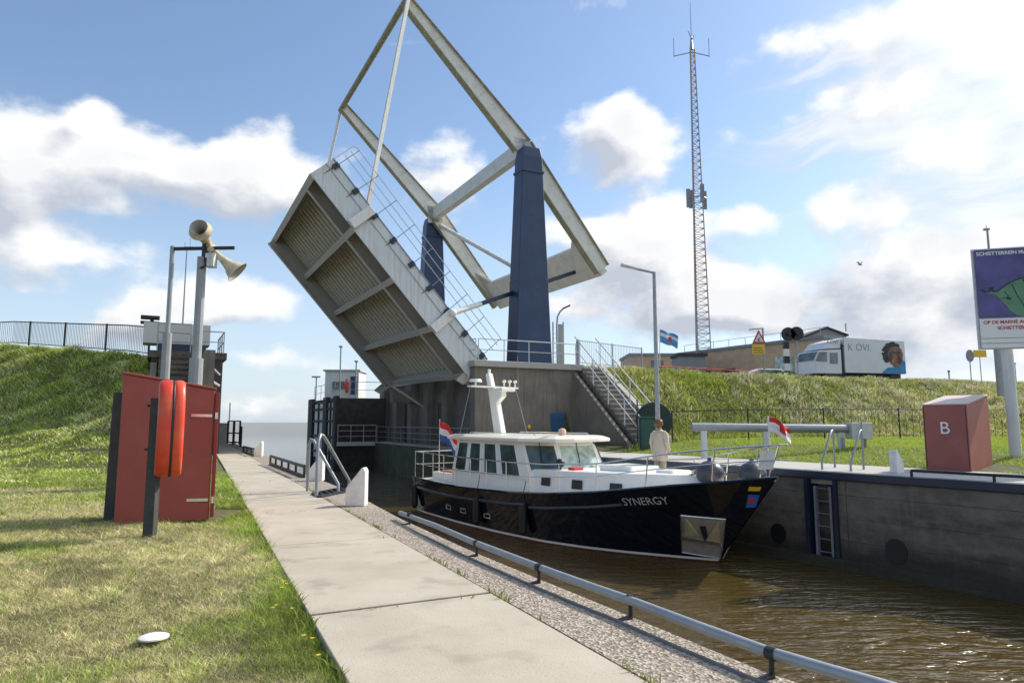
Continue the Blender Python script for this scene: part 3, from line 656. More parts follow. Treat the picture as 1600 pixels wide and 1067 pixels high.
for a in XB:
    mb.add([(a-.09,W0-.01,DP-.03),(a+.13,W0-.01,DP-.03),(a+.13,W0-.01,DP+.02),(a-.09,W0-.01,DP+.02),(a-.09,W1,DP*.62-.03),(a+.13,W1,DP*.62-.03),(a+.13,W1,DP*.62+.02),(a-.09,W1,DP*.62+.02)],
           [(0,1,2,3),(4,5,6,7),(0,1,5,4),(1,2,6,5),(2,3,7,6),(3,0,4,7)])
mb.each('cross_girder_flange', M['flange'], br)
mb = MB(LF); mb.box(0,LL,W0-.02,W0-.001,.30,.325); mb.box(-.0,LL+.02,W0-.03,W0+.08,-.03,-.001); mb.build('seam_strip', M['steel'], br)
for a in (RODA,2.15):
    mb = MB(LF); mb.box(a-.17,a+.17,W0-.17,W0-.022,.02,DP); mb.each('lifting_lug', M['white'], br, bevel=.02)
# bearing plates at the hinge
mb = MB(LF); mb.prism([(-.3,W0+.1,.1),(.2,W0+.1,.1),(.2,W0+.1,DP+.4),(-.1,W0+.1,DP+.3)],(0,.1,0)); mb.prism([(-.3,W1-.5,.1),(.2,W1-.5,.1),(.2,W1-.5,DP+.3),(-.1,W1-.5,DP+.2)],(0,.1,0)); mb.each('hinge_arm', M['flange'], br)
mb = MB(); mb.beam(LF(.2,1.2,.8),B(.7,1.2,1.9),.12,.12); mb.beam(LF(.2,LW-1,.8),B(.7,LW-1,1.9),.12,.12); mb.each('hinge_strut', M['flange'], br)
# leaf railing (two sides)
for c, nm in ((W0-.02,0),(W1-.1,1)):
    rr = MB()
    for hgt in (.42,.68,.95): rr.tube([LF(.15,c,-hgt),LF(LL-.12,c,-hgt)], .018, 5)
    rr.tube([LF(LL-.12,c,-.95),LF(LL-.02,c,-.86),LF(LL-.02,c,0)], .018, 5)
    ro = rr.build('leaf_railing', M['greyblue'], br)
    for k in range(9):
        a = .25+(LL-.5)*k/8; mb = MB(); mb.tube([LF(a,c,0.05),LF(a,c,-.95)], .018, 5); mb.build('rail_post', M['steel'], ro)
        mb = MB(LF); mb.box(a-.09,a+.09,c-.07,c+.0,-.02,.20); mb.each('post_bracket', M['navy2'], ro)
        if nm == 0 and k not in (4,): 
            mb = MB(LF); e = random.uniform(.2,.5); mb.prism([(a-.03,W0-.003,.21),(a+.05,W0-.003,.21),(a+.01,W0-.003,.22+e)],(0,.002,0)); mb.build('rust_streak', M['rust'], ro)
# operating strut: white cylinder from the leaf, navy rack beam past the pylon to the counterweight
a_ = LF(2.15,W0-.22,.05); e_ = B(-2.75,.75,7.45); dd = (e_-a_)
mb = MB(); mb.tube([a_, a_+dd*.20], .12, 12); mb.ball(a_,.18,.18,.18,12,8); mb.build('drive_cylinder', M['white'], br)
mb = MB(); mb.beam(a_+dd*.18, e_, .16, .20); mb.build('rack_beam', M['navy2'], br)
mb = MB(B); mb.box(.40,.62,-.40,.2,5.9,6.6); mb.build('drive_housing', M['navy2'], br, bevel=.02)
# ---------------------------------------------------------------- left abutment and its fittings
lab = thing('left_abutment', 'dark concrete bridge abutment at the left end of the path', 'bridge abutment', B(11.5,3,0))
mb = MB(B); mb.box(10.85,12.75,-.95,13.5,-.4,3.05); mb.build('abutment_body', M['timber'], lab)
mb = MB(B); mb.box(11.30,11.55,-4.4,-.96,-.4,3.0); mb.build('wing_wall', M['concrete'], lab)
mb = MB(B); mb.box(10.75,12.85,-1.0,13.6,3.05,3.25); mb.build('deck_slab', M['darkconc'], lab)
mb = MB(); mb.tube([P(326,568,25.0),P(344,586,25.1)],.03,6); mb.tube([P(326,592,25.0),P(343,603,25.1)],.05,6); mb.build('pipe', M['lightsteel'], lab)
ls = thing('stairway', 'dark steps climbing to the left bridge deck behind the two poles', 'stairs', B(12,-4.4,0))
stairs(ls, 12.55, 11.6, -1.0, -4.6, 3.15, .3, 17, 12.6, 11.5, 'darkconc')  # darker treads than the right stairs: shade on these steps put into colour
s_, z_ = bpx(327,546,-.4); s2_, z2_ = bpx(224,514,-.4)
bx = thing('barrier_housing', 'pale grey steel box with blue lower strip on the left bridge deck behind railings', 'control box', B(s_,0,3.25))
mb = MB(B); mb.box(s_,s2_,-.5,.3,3.50,4.12); mb.build('cabinet', M['stucco'], bx, bevel=.02)
mb = MB(B); mb.box(s_+.1,s2_-.4,-.52,.28,3.25,3.50); mb.build('plinth', M['navy2'], bx)
mb = MB(B); s3, z3 = bpx(240,505,-.4); mb.box(s3-.15,s3+.35,-.3,.1,4.12,4.17); mb.box(s3-.15,s3+.35,-.3,.1,4.26,4.34); mb.box(s3,s3+.1,-.2,0,4.17,4.26); mb.build('lamp_bar', M['black'], bx)
rail_run('deck_railing','steel railing in front of the grey box on the left bridge deck',[B(bpx(300,500,-1)[0],-1.02,3.25),B(bpx(248,500,-1)[0],-1.02,3.25)],.9,1.0,(.33,.66),'steel')
rail_run('deck_railing','steel railing at the channel corner of the left bridge deck',[B(bpx(310,515,-1)[0],-1.02,3.25),B(10.85,-1.02,3.25),B(10.85,1.2,3.25)],.9,.78,(.5,),'steel')
def curve_pts(uvd): return [P(*q) for q in uvd]
fp = [(-44,40.6,5.4),(-33,37.2,5.25),(-25.2,34.2,5.1),(-19,30.2,4.4),(-16.2,28.5,4.1),(-14.6,27.3,3.85)]
rail_run('road_fence','dark baluster fence along the crest of the left grass dyke',[Vector(p) for p in fp],3.8,1.15,(.08,),'black',.026,'fence',None,.145)
# thin aerial mast on the left abutment
am = thing('aerial_mast', 'thin grey aerial mast rising from the left bridge deck between two poles', 'mast', P(283,540,26.5)); a_ = P(292,386,26.5)
mb = MB(); mb.tube([P(283,545,26.5), a_],.035,6,.018); mb.build('pole', M['steel'], am); mb = MB(); mb.tube([P(288,386,26.5),P(303,386,26.5)],.015,5); mb.tube([P(289,386,26.5),P(289,379,26.5)],.01,5); mb.tube([P(297,386,26.5),P(297,372,26.5)],.01,5); mb.build('antenna', M['steel'], am)
# ---------------------------------------------------------------- horn pole and frame
D1 = 13.0
hp = thing('loudspeaker_pole', 'tall grey pole with crossbar and junction box carrying two horn loudspeakers', 'pole', (P(302,640,D1).x,D1,0))
a_ = P(301,659,D1); a_.z = 0; b_ = P(316,402,D1); mid = P(307,560,D1)
mb = MB(); mb.tube([(mid.x,D1,0),mid],.125,12); mb.tube([mid,(mid.x,D1,b_.z)],.085,12); mb.build('pole', M['polegrey'], hp)
X1 = mid.x
zc = P(312,389,D1).z
mb = MB(); mb.tube([(X1+.05,D1,zc-.25),(X1+.05,D1,zc+.1)],.06,8); mb.beam((P(268,388,D1).x,D1,zc),(X1+.62,D1,zc+.02),.05,.06); mb.build('crossbar', M['black'], hp)
mb = MB(); mb.box(X1+.10,X1+.27,D1-.1,D1+.08,P(0,418,D1).z,P(0,397,D1).z); mb.build('junction_box', M['greyblue'], hp, bevel=.01)
mb = MB(); mb.tube([(X1+.02,D1-.09,zc-.4),(X1+.12,D1-.1,zc-.36),(X1+.12,D1-.1,zc-.2)],.02,6); mb.build('cable', M['black'], hp)
fr = thing('mast_frame', 'slim dark topped steel pole left of the loudspeaker pole', 'pole', (P(258,640,D1).x,D1,0)); X2 = P(264,480,D1).x
mb = MB(); mb.tube([(X2,D1,0),(X2,D1,P(0,520,D1).z)],.085,10); mb.build('lower_pole', M['polegrey'], fr)
mb = MB(); mb.tube([(X2,D1,P(0,520,D1).z),(X2,D1,P(0,385,D1).z)],.045,10); mb.build('upper_pole', M['steel'], fr)
def horn(label, a, b, r0, r1, group=None, vis=False):
    t = thing('horn_loudspeaker', label, 'loudspeaker', a, group); a = Vector(a); b = Vector(b); d = b-a
    mb = MB(); fr = [0,.12,.3,.5,.68,.82,.92,.98,1.0]; rr = [r0,r0,r0*1.15,r0*1.55,r0*2.2,r0*3.1,r1*.8,r1*.97,r1]
    pts = [a+d*f for f in fr]; n = 20
    mb.tube(pts,rr,n); mb.f.pop(); mb.mi.pop(); mb.build('bell', M['hornm'], t, smooth=True, recalc=True)
    mb = MB(); mb.tube([a+d*f for f in (1,.96,.9,.75,.5,.2)],[r1*.98,r1*.86,r1*.68,r1*.4,r0*1.3,r0*.9],n); mb.f.pop(-2); mb.mi.pop(); mb.build('throat', M['under'], t, smooth=True)
    mb = MB(); mb.tube([a-d*.16,a-d*.14,a+d*.02,a+d*.06],[r0*1.1,r0*1.7,r0*1.7,r0*1.1],14); mb.build('driver', M['hornm'], t, smooth=True)
    return t
horn('beige horn loudspeaker pointing down right from the pole', P(333,392,D1+.05), P(371,426,D1+.16), .055, .24)
horn('beige horn loudspeaker on top of the pole facing the viewer', P(328,387,D1+.25), P(310,355,D1-.45), .07, .165)
mb = MB(); mb.beam((X1+.14,D1,P(0,402,D1).z),tuple(P(336,395,D1)),.05,.04); mb.build('bracket', M['steel'], hp)
# ---------------------------------------------------------------- red cabinets
def cabinet(name, label, corner, side_dir, front_dir, wd, dp, hf, hb, m, door=True):
    # corner: near corner between front and side; side runs back with the roof rising, front runs sideways
    t = thing(name, label, 'cabinet', corner); c = Vector(corner); s = Vector(side_dir).normalized(); f = Vector(front_dir).normalized(); U = Vector((0,0,1))
    mb = MB(); prof = [c, c+s*dp, c+s*dp+U*hb, c+U*hf]; mb.prism(prof, f*wd); mb.build('body', m, t, bevel=.012)
    mb = MB(); o = .015; q = [c-s*o-f*o+U*(hf+.002), c+s*(dp+o)-f*o+U*(hb+.002), c+s*(dp+o)+f*(wd+o)+U*(hb+.002), c-s*o+f*(wd+o)+U*(hf+.002)]; mb.prism(q, (0,0,.03)); mb.build('roof', M['roofpink'] if name=='fire_cabinet' else m, t, bevel=.008)
    return t, c, s, f, U
M['roofpink'] = mat('pale_pink_roof',(.52,.40,.36),.6,0,.1,4,dirt=(.3,.28,.24),damt=.4)  # roof colour paler and pinker than the cabinet body
sd = Vector((.77,.64,0)); fd = Vector((-.64,.77,0)); cB = P(1518,733,16.55); cB.z = .015
t, c, s, f, U = cabinet('fire_cabinet','brick red cabinet with sloping pale roof and white letter B on the right quay',cB,sd,fd,.98,1.62,1.60,1.86,M['redB'])
def txt_on(t, name, txt, size, org, xd, yd, m, align='CENTER', bold=.0, off=0):
    org = Vector(org); xd = Vector(xd).normalized(); yd = Vector(yd).normalized(); mb = text_mb(txt, size, lambda a, b: org+xd*a+yd*b, None, align, bold)
    return mb.build(name, m, t, recalc=False)
txt_on(t,'letter','B',.42, c+f*.50-s*.012+U*1.03, -f, U, M['whitesign'], bold=.0)
mb = MB(); mb.beam(c+f*.03-s*.004+U*.05, c+f*.03-s*.004+U*1.55,.012,.008,s); mb.beam(c+f*.95-s*.004+U*.05, c+f*.95-s*.004+U*1.55,.012,.008,s); mb.each('door_seam', M['dark'], t)
aR = P(326,811,8.62); aR.z = .0; sd = Vector((-.935,-.355,0)); fd = Vector((-.40,.917,0)); aL = aR+sd*1.03
t, c, s, f, U = cabinet('hose_cabinet','tall faded red cabinet seen from its side on the lawn behind the lifebuoy',aR,sd,fd,  .80,1.03,1.60,1.78,M['red'])
mb = MB(); q = c-s*.055+f*0-f*.03; mb.prism([q,q+f*.84,q+f*.84+U*1.53,q+U*1.53],s*.045); mb.v = [v+U*.04 for v in mb.v]; dr = mb.build('door', M['orange'] if False else mat('red_door',(.27,.03,.028),.45,0,.1,2), t, bevel=.006); dr['label'] = 'brighter red door edge'
for z in (1.28,.25):
    mb = MB(); mb.beam(c+s*.02-f*.012+U*z, c+s*.26-f*.012+U*(z+.005),.012,.035,U); mb.tube([c-s*.03-f*.03+U*(z-.04),c-s*.03-f*.03+U*(z+.04)],.018,6); mb.build('hinge', M['chrome'], dr)
mb = MB(); pA = P(161,808,8.7); pA.z = -.02; pB = P(197,808,8.8); pB.z = -.02; mb.prism([pA,pB,pB+Vector((0,0,1.60)),pA+Vector((0.02,0,1.60))],(0,.06,0))
tag(mb.build('grey_board', mat('dark_grey_board',(.06,.062,.058),.7,0,.3,5,dirt=(.10,.09,.08),damt=.5), bevel=.006), 'dark grey board standing upright against the back of the tall red cabinet', 'board')
# ---------------------------------------------------------------- lifebuoy on post
pb = G(240,837); lb = thing('lifebuoy_station', 'closed orange lifebuoy case on a dark wooden post in the lawn', 'lifebuoy', pb)
D7 = pb.y; mb = MB(); w_ = .055; xx = P(242,700,D7).x
mb.box(xx-w_,xx+w_,D7-.05,D7+.05,-.1,P(0,622,D7).z); mb.build('post', M['greywood'], lb, bevel=.006)
def shell(cx, hw, m, name, name_side=-1):
    # rounded ring-shaped half case: stadium outline in the y-z plane, domed across x
    z0, z1 = P(0,745,D7).z, P(0,594,D7).z; zc, hz, hy = (z0+z1)/2, (z1-z0)/2, .30
    rows = []; n = 40; vs = []; prof = [(-1,.84),(-.97,.90),(-.85,.945),(-.5,.985),(0,1.0),(.4,1.0),(.8,.985),(.97,.965),(1,.94)] if name_side < 0 else [(-1,.94),(-.97,.965),(-.8,.985),(-.4,1.0),(0,1.0),(.5,.985),(.85,.945),(.97,.90),(1,.84)]
    for (px_, sc) in prof:
        for k in range(n):
            t = 2*math.pi*k/n; e = .72; cy = math.copysign(abs(math.cos(t))**e, math.cos(t)); sz = math.copysign(abs(math.sin(t))**e, math.sin(t))
            a_ = px_*hw+cx-XC; b_ = cy*hy*sc; vs.append((XC+a_*.88-b_*.47, D7-.02+a_*.47+b_*.88, zc+sz*(hz-(1-sc)*hy)))
    fs = [(i*n+k,i*n+(k+1)%n,(i+1)*n+(k+1)%n,(i+1)*n+k) for i in range(len(prof)-1) for k in range(n)]+[tuple(range(n)),tuple((len(prof)-1)*n+k for k in range(n))]
    mb = MB(); mb.add(vs, fs); return mb.build(name, m, lb, smooth=True)
xa = P(246,670,D7).x; XC = P(267,670,D7).x; xb = P(267,670,D7).x; xc = P(270,670,D7).x; xd_ = P(284,670,D7).x; sh = .0
shell((xa+xb)/2+.015, (xb-xa)/2*.98, M['orange'], 'case_half'); shell((xc+xd_)/2+.005, (xd_-xc)/2*1.08, M['orange2'], 'case_half', 1)  # right half in a brighter orange: its sunlit side put into the colour
shell((xb+xc)/2, .018, M['dark'], 'case_seam')
for v in (634,702): mb = MB(); z = P(0,v,D7).z; mb.tube([(xx-.09,D7-.03,z),(xa+.1,D7-.03,z)],.014,6); mb.build('bolt', M['black'], lb)
# white lid in the grass
l = G(240,996,.015); mb = MB(); n = 24; mb.tube([l,l+Vector((0,0,.008)),l+Vector((0,0,.016))],[.078,.078,.055],n); mb.v = [Vector((v.x,v.y,v.z)) for v in mb.v]
tag(mb.build('plastic_lid', M['bollard'], smooth=True), 'small round white lid lying in the dry lawn', 'lid')
# ---------------------------------------------------------------- mooring pipe rail along the near quay
M['kerbsteel'] = mat('dull_kerb_steel',(.16,.16,.16),.7,.2,.2,8)
pr = thing('quay_rail', 'round galvanised pipe rail on low brackets along the near quay edge', 'pipe rail', G(860,890))
RP = [G(u,v,.13) for u, v in ((625,797),(680,821),(740,847),(800,870),(860,893),(920,915),(980,936),(1090,978),(1200,1018),(1290,1045),(1370,1068))]
RP += [Vector((RP[-1].x+.9,RP[-1].y-1.2,.13)), Vector((RP[-1].x+2.6,RP[-1].y-3.6,.13))]
RP[0].z = .10
mb = MB(); mb.tube(RP,.027,12); mb.build('pipe', M['steel'], pr, smooth=True)
mb = MB(); off = Vector((-.09,-.05,-.105)); mb.tube([p+off for p in RP],.012,8); mb.build('kerb_bar', M['kerbsteel'], pr, smooth=True)
for i, (u, v) in enumerate(((640,804),(745,849),(842,887),(985,937),(1205,1020))):
    p = G(u,v,.13); mb = MB(); mb.beam(p+Vector((-.10,-.05,-.12)),p+Vector((0,0,-.10)),.04,.02); mb.tube([p+Vector((0,0,-.12)),p+Vector((0,0,-.01))],.013,8); dd_ = min(range(len(RP)-1), key=lambda i_: (RP[i_].lerp(RP[i_+1],.5)-p).length); tdir = (RP[dd_+1]-RP[dd_]).normalized()*.022; mb.tube([p-tdir,p+tdir],.031,12); mb.build('bracket', M['black'], pr)
# low black rails further along
def low_rail(label, u0, v0, u1, v1, n):
    a, b = G(u0,v0), G(u1,v1); t = thing('low_rail', label, 'low rail', a, 'low black rails at the far quay edge'); U = Vector((0,0,1))
    mb = MB(); mb.beam(a+U*.26,b+U*.26,.05,.06); mb.beam(a+U*.06,b+U*.06,.05,.05); mb.build('rail', M['black'], t)
    for k in range(n+1): p = a.lerp(b,k/n); mb = MB(); mb.beam(p,p+U*.26,.04,.05,(0,1,0)); mb.build('post', M['black'], t)
low_rail('low black ladder like rail at the quay edge, nearer one',422,727,475,748,5)
low_rail('low black ladder like rail at the quay edge beyond the small bollard',380,708,399,714,3)
def bollard(label, u, v, h, dx, group='white mooring bollards on the quays'):
    p = G(u,v,.02); t = MB(); w = h*.52; d = Vector((dx[0],dx[1],0)).normalized(); n = Vector((-d.y,d.x,0)); U = Vector((0,0,1)); th = h*.34
    prof = [(-.5,0),(.5,0),(.5,.90),(.42,.99),(.30,1.0),(.20,.93),(-.42,.52),(-.5,.46)]
    q = [p+d*a*w+U*z*h-n*th/2 for a, z in prof]; t.prism(q, n*th)
    return tag(t.build('bollard', M['bollard'], bevel=.03*h/.6), label, 'bollard', group)
bollard('white wedge shaped bollard nearest on the left quay beside the ladder rails',557,790,.54,(1,-.05)); bollard('white bollard behind the ladder rails on the left quay',495,751,.52,(1,-.05)); bollard('small far white bollard on the left quay near the bridge',404,713,.52,(1,-.05))
bollard('white bollard on the right quay left of the cabinet with letter B',1402,739,.54,(-.9,-.5))
# handrails of the quay ladder (left) and of the right ladder
def ladder_rails(label, posts, group='ladder handrails'):
    t = thing('ladder_handrail', label, 'handrail', G(*posts[0][0]), group)
    for (a, apex_v, b) in posts:
        A = G(*a); Bp = G(*b); h = P(a[0],apex_v,A.y).z; mb = MB(); d = (Bp-A); T = A+Vector((0,0,h))
        pts = [A, A+Vector((0,0,h*.9)), T+d*.06, T+d*.14-Vector((0,0,.02)), A+d*.28+Vector((0,0,h*.86)), Bp+Vector((0,0,h*.18)), Bp+Vector((0,0,0))]
        mb.tube(pts,.027,10); mb.build('rail', M['steel'], t, smooth=True)
ladder_rails('pair of bent grey handrails at the ladder opening of the left quay',[((480,770),686,(528,772)),((494,779),679,(545,767))])
mb = MB(); a = G(500,777,.03); b = G(543,768,.03)
lt = thing('ladder_grate', 'dark steel grate step between the left quay handrails', 'grate', a)
for k in range(6): p = a.lerp(b,k/5); mb = MB(); mb.beam(p,p+Vector((-.25,.45,0)),.04,.05); mb.build('bar', M['black'], lt)
mb = MB(); mb.beam(a,b,.04,.06); mb.beam(a+Vector((-.25,.45,0)),b+Vector((-.25,.45,0)),.04,.06); mb.build('frame', M['black'], lt)
ladder_rails('pair of slanted grey handrails above the ladder of the right lock wall',[((1305,732),672,(1285,735)),((1350,735),672,(1330,738))])
# path-end gate
gp = [P(345,692,34),P(376,694,34)]
gt = thing('gate', 'dark metal gate frame at the far end of the path before the sea', 'gate', (gp[0].x,36,0))
for i, (u0,u1) in enumerate(((355,364),(365,374))):
    a, b = P(u0,690,36), P(u1,690,34); mb = MB(); z0, z1 = .1,1.25
    for p in (a,b): mb.tube([(p.x,p.y,z0),(p.x,p.y,z1)],.05,6)
    for z in (z0+.1,.65,z1): mb.tube([(a.x,a.y,z),(b.x,b.y,z)],.035,6)
    mb.build('gate_panel', M['black'], gt)
tp = P(376,690,33); mb = MB(); mb.tube([(tp.x,33,0),(tp.x,33,1.0)],.06,8); mb.build('post', M['black'], gt)
mb = MB(); q = P(352,680,37); mb.box(q.x-.35,q.x+.1,36.8,37,0,1.15); tag(mb.build('white_board', M['stucco'], bevel=.01),'pale board standing beside the path end gate','board')
mb = MB(); q = P(359,640,60); mb.tube([(q.x,60,-3),(q.x,60,q.z+.6)],.06,6); tag(mb.build('marker_pole', M['steel']),'thin marker pole in the sea beyond the path end','pole')
# ---------------------------------------------------------------- sea-side pier with fenders, hut
PT = 1.39
pier = thing('guide_pier', 'dark timber pier with pale ladder panels at the sea end of the lock', 'pier', B(2.5,17,-2))
mb = MB(B); sp_, _z = bpx(603,620,15.1); PZT = _z-.1
mb.box(sp_,3.6,15.1,22.5,-3.2,2.55); mb.build('pier_body', M['timber'], pier, bevel=.05)
for c0,c1 in ((15.0,15.6),(17.3,18.2),(21.3,22.6)): mb = MB(B); mb.box(3.55,3.78,c0,c1,-3.2,2.65); mb.build('fender_pile', M['timber'], pier)
for c0,c1 in ((15.8,17.2),(18.4,21.0)):
    mb = MB(B); mb.box(3.61,3.66,c0,c1,-.9,2.3); o = mb.build('panel', M['stucco'], pier)
    for z in (-.6,.3,1.2,1.9): mb = MB(B); mb.box(3.67,3.74,c0-.06,c1+.06,z,z+.13); mb.build('bar', M['timber'], o)
    mb = MB(B); mb.box(3.67,3.74,(c0+c1)/2-.09,(c0+c1)/2+.09,-.9,2.3); mb.build('upright', M['timber'], o)
rail_run('pier_railing','grey railing around the top of the sea end pier',[B(1.0,15.2,2.55),B(3.45,15.2,2.55),B(3.45,22.3,2.55)],2.2,1.15,(.5,),'steel')
HD_ = B(3,17.2,0).y; za = B(0,0,2.55).z
a, b = P(507,612,HD_), P(560,612,HD_)
hut = thing('control_hut', 'small white flat roofed control hut on the sea end pier', 'hut', (a.x,HD_,za)); zb = P(530,580,HD_).z
mb = MB(); mb.box(a.x,b.x,HD_,HD_+2.4,za,zb); mb.build('wall', M['white'], hut, bevel=.03)
mb = MB(); mb.box(a.x-.12,b.x+.12,HD_-.15,HD_+2.6,zb,zb+.12); mb.build('roof', M['stucco'], hut)
def at(u,v): return P(u,v,HD_-.04)
w0, w1 = at(519,608), at(538,596); mb = MB(); mb.box(w0.x,w1.x,HD_-.07,HD_-.01,w0.z,w1.z); mb.build('window', M['glass'], hut)
w0, w1 = at(547,616), at(558,588); mb = MB(); mb.box(w0.x,w1.x,HD_-.07,HD_-.01,w0.z,w1.z); mb.build('door', M['navy'], hut)
mb = MB(); q = at(543,603); mb.ball((q.x,HD_-.3,q.z),.16,.12,.55); tag(mb.build('lifebuoy', M['orange'], smooth=True),'red lifebuoy case hanging at the white hut on the pier','lifebuoy')
for u,vt,lb_ in ((530,543,'tall thin lamp pole beside the white hut on the pier'),(555,566,'thin pole in front of the white hut right of the lifebuoy'),(493,590,'short lamp post at the seaward end of the pier railing')):
    DD = HD_-1 if u>500 else B(3.3,20.5,0).y; p = P(u,630,DD); q = P(u,vt,DD); t = thing('pole', lb_, 'pole', (p.x,DD,za)); mb = MB(); mb.tube([(p.x,DD,za-.1),(p.x,DD,q.z)],.05,8); mb.build('shaft', M['steel'], t); mb = MB(); mb.box(p.x-(.35 if vt==590 else .12),p.x+(.3 if vt==590 else .12),DD-.1,DD+.1,q.z,q.z+.12); mb.build('lamp_head', M['steel'], t)
# rail along the bridge-side quay
rail_run('quay_railing','dark steel railing along the low quay below the raised leaf',[B(1.42,17.0,.12),B(1.42,.2,.12)],2.6,1.05,(.33,.66),'steel')
rail_run('quay_railing','short pale railing turned across the far end of the low quay',[B(3.6,15.0,.12),B(1.45,15.0,.12)],1.0,1.15,(.33,.66),'stucco')
mb = MB(B); mb.box(1.5,3.65,14.95,15.08,-.1,.12); tag(mb.build('pier_footbridge', M['stucco']),'short pale footbridge between the low quay and the timber pier','footbridge')
# ---------------------------------------------------------------- the motor yacht
HD = Vector((.569,-.822,0)).normalized(); RT = Vector((-.822,-.569,0)).normalized()
BOW = Vector((6.0,15.8,0)); BO = BOW-HD*14.66; BO.z = WATER
def BT(x, y, z): return BO+HD*x+RT*y+Vector((0,0,z))      # x forward, y to the near side, z above the water
def U_(t, xs, ys): return float(np.interp(t, xs, ys))
def sheer(u): return U_(u,[0,.15,.3,.5,.63,.75,.86,.95,1],[1.30,1.25,1.24,1.31,1.42,1.60,1.84,2.03,2.14])
def xend(z): return 12.95+1.75*min(1.15,max(-.3,z/2.14))**1.0 if z > 0 else 12.95+z*1.2
def hbD(u): return U_(u,[0,.08,.3,.5,.65,.76,.85,.92,.97,1],[1.80,1.98,2.18,2.2,2.14,1.96,1.60,1.08,.50,.03])
def hbW(u): return U_(u,[0,.08,.3,.5,.65,.76,.85,.92,.97,1],[1.60,1.78,2.02,2.06,1.92,1.58,1.10,.62,.26,.02])
def hull_p(u, z):
    t = min(1,max(-.3,z/sheer(u))); f = abs(t)**1.3*(1 if t>0 else -1); y = hbW(u)+(hbD(u)-hbW(u))*f
    return xend(z)*u-(.0 if u>.02 else .10*t), y
boat = thing('motor_yacht', 'black hulled motor yacht with white wheelhouse and the name SYNERGY leaving the lock', 'boat', BT(7,0,0))
us = np.concatenate([np.linspace(0,.75,26), np.linspace(.77,1,20)]); zr = [-.6,-.2,.0,.05,.051,.11,.111,.25,.45,.7,.95,1.0]
mb = MB(BT); rows = []
for u in us:
    sh = sheer(u); L = []
    for j, z in enumerate(zr): L.append(z if j < 7 else None)
    zz = [-.6,-.2,.04,.041,.10,.101]+[.101+(sh-.101)*f for f in (.12,.28,.45,.62,.8,.93,1.0)]
    rows.append([(u, z) for z in zz])
nz_ = len(rows[0])
for sg in (1,-1):
    vs = []; fs = []
    for r_ in rows:
        for (u, z) in r_: x, y = hull_p(u, z); vs.append((x, y*sg, z))
    base = len(mb.v); mb.add(vs, [])
    for i in range(len(rows)-1):
        for j in range(nz_-1):
            q = [i*nz_+j, i*nz_+j+1, (i+1)*nz_+j+1, (i+1)*nz_+j]; mb.f.append([base+k for k in (q if sg > 0 else q[::-1])]); mb.mi.append(1 if j < 2 else (2 if j in (2,3) and j==3 else (0 if j>4 else 2)))
# transom
tv = [(hull_p(0,z)[0], hull_p(0,z)[1]*sg, z) for _, z in rows[0] for sg in (1,-1)]
mb.add(tv, [(2*j,2*j+2,2*j+3,2*j+1) for j in range(nz_-1)])
mb.build('hull', [M['hull'],M['redpaint'],M['boatwhite']], boat, smooth=True, recalc=True, weld=True)
mb = MB(BT)
dv = []; 
for u in us: sh = sheer(u)-.06; x, y = hull_p(u, sh); dv += [(x,-y+.03,sh),(x,y-.03,sh)]
mb.add(dv, [(2*i,2*i+1,2*i+3,2*i+2) for i in range(len(us)-1)]); mb.build('deck', M['boatcream'], boat, recalc=False)
for sg in (1,-1):
    mb = MB(BT); mb.tube([(hull_p(u,sheer(u))[0],(hull_p(u,sheer(u))[1]-.01)*sg,sheer(u)+.01) for u in us],.035,6); mb.build('cap_rail', M['hull'], boat, smooth=True)
    mb = MB(BT); mb.tube([(hull_p(u,sheer(u)-.34)[0],(hull_p(u,sheer(u)-.34)[1]+.02)*sg,sheer(u)-.34) for u in np.linspace(.01,.57,20)],.05,8); mb.build('rubbing_strake', M['fenderg'], boat, smooth=True)
    mb = MB(BT); mb.tube([(hull_p(u,sheer(u)-.42)[0],(hull_p(u,sheer(u)-.42)[1]+.01)*sg,sheer(u)-.42+(u-.58)*.1) for u in np.linspace(.585,.81,14)],.04,8); mb.build('rubbing_strake', M['fenderg'], boat, smooth=True)
# name on both bows
for sg in (1,-1):
    def nf(a, b, sg=sg):
        x = 11.98+a*sg*-1*(-1) if sg > 0 else 11.98+a*-1*(-1)*-1
        x = 11.98+(a if sg > 0 else -a); z = 1.46+b+(x-12)*.10; u = x/xend(z); y = hull_p(u,z)[1]+.012
        return BT(x, y*sg, z)
    mb = text_mb('SYNERGY', .265, nf, None, 'CENTER', .0); o = mb.build('boat_name', M['stucco'], boat, recalc=False)
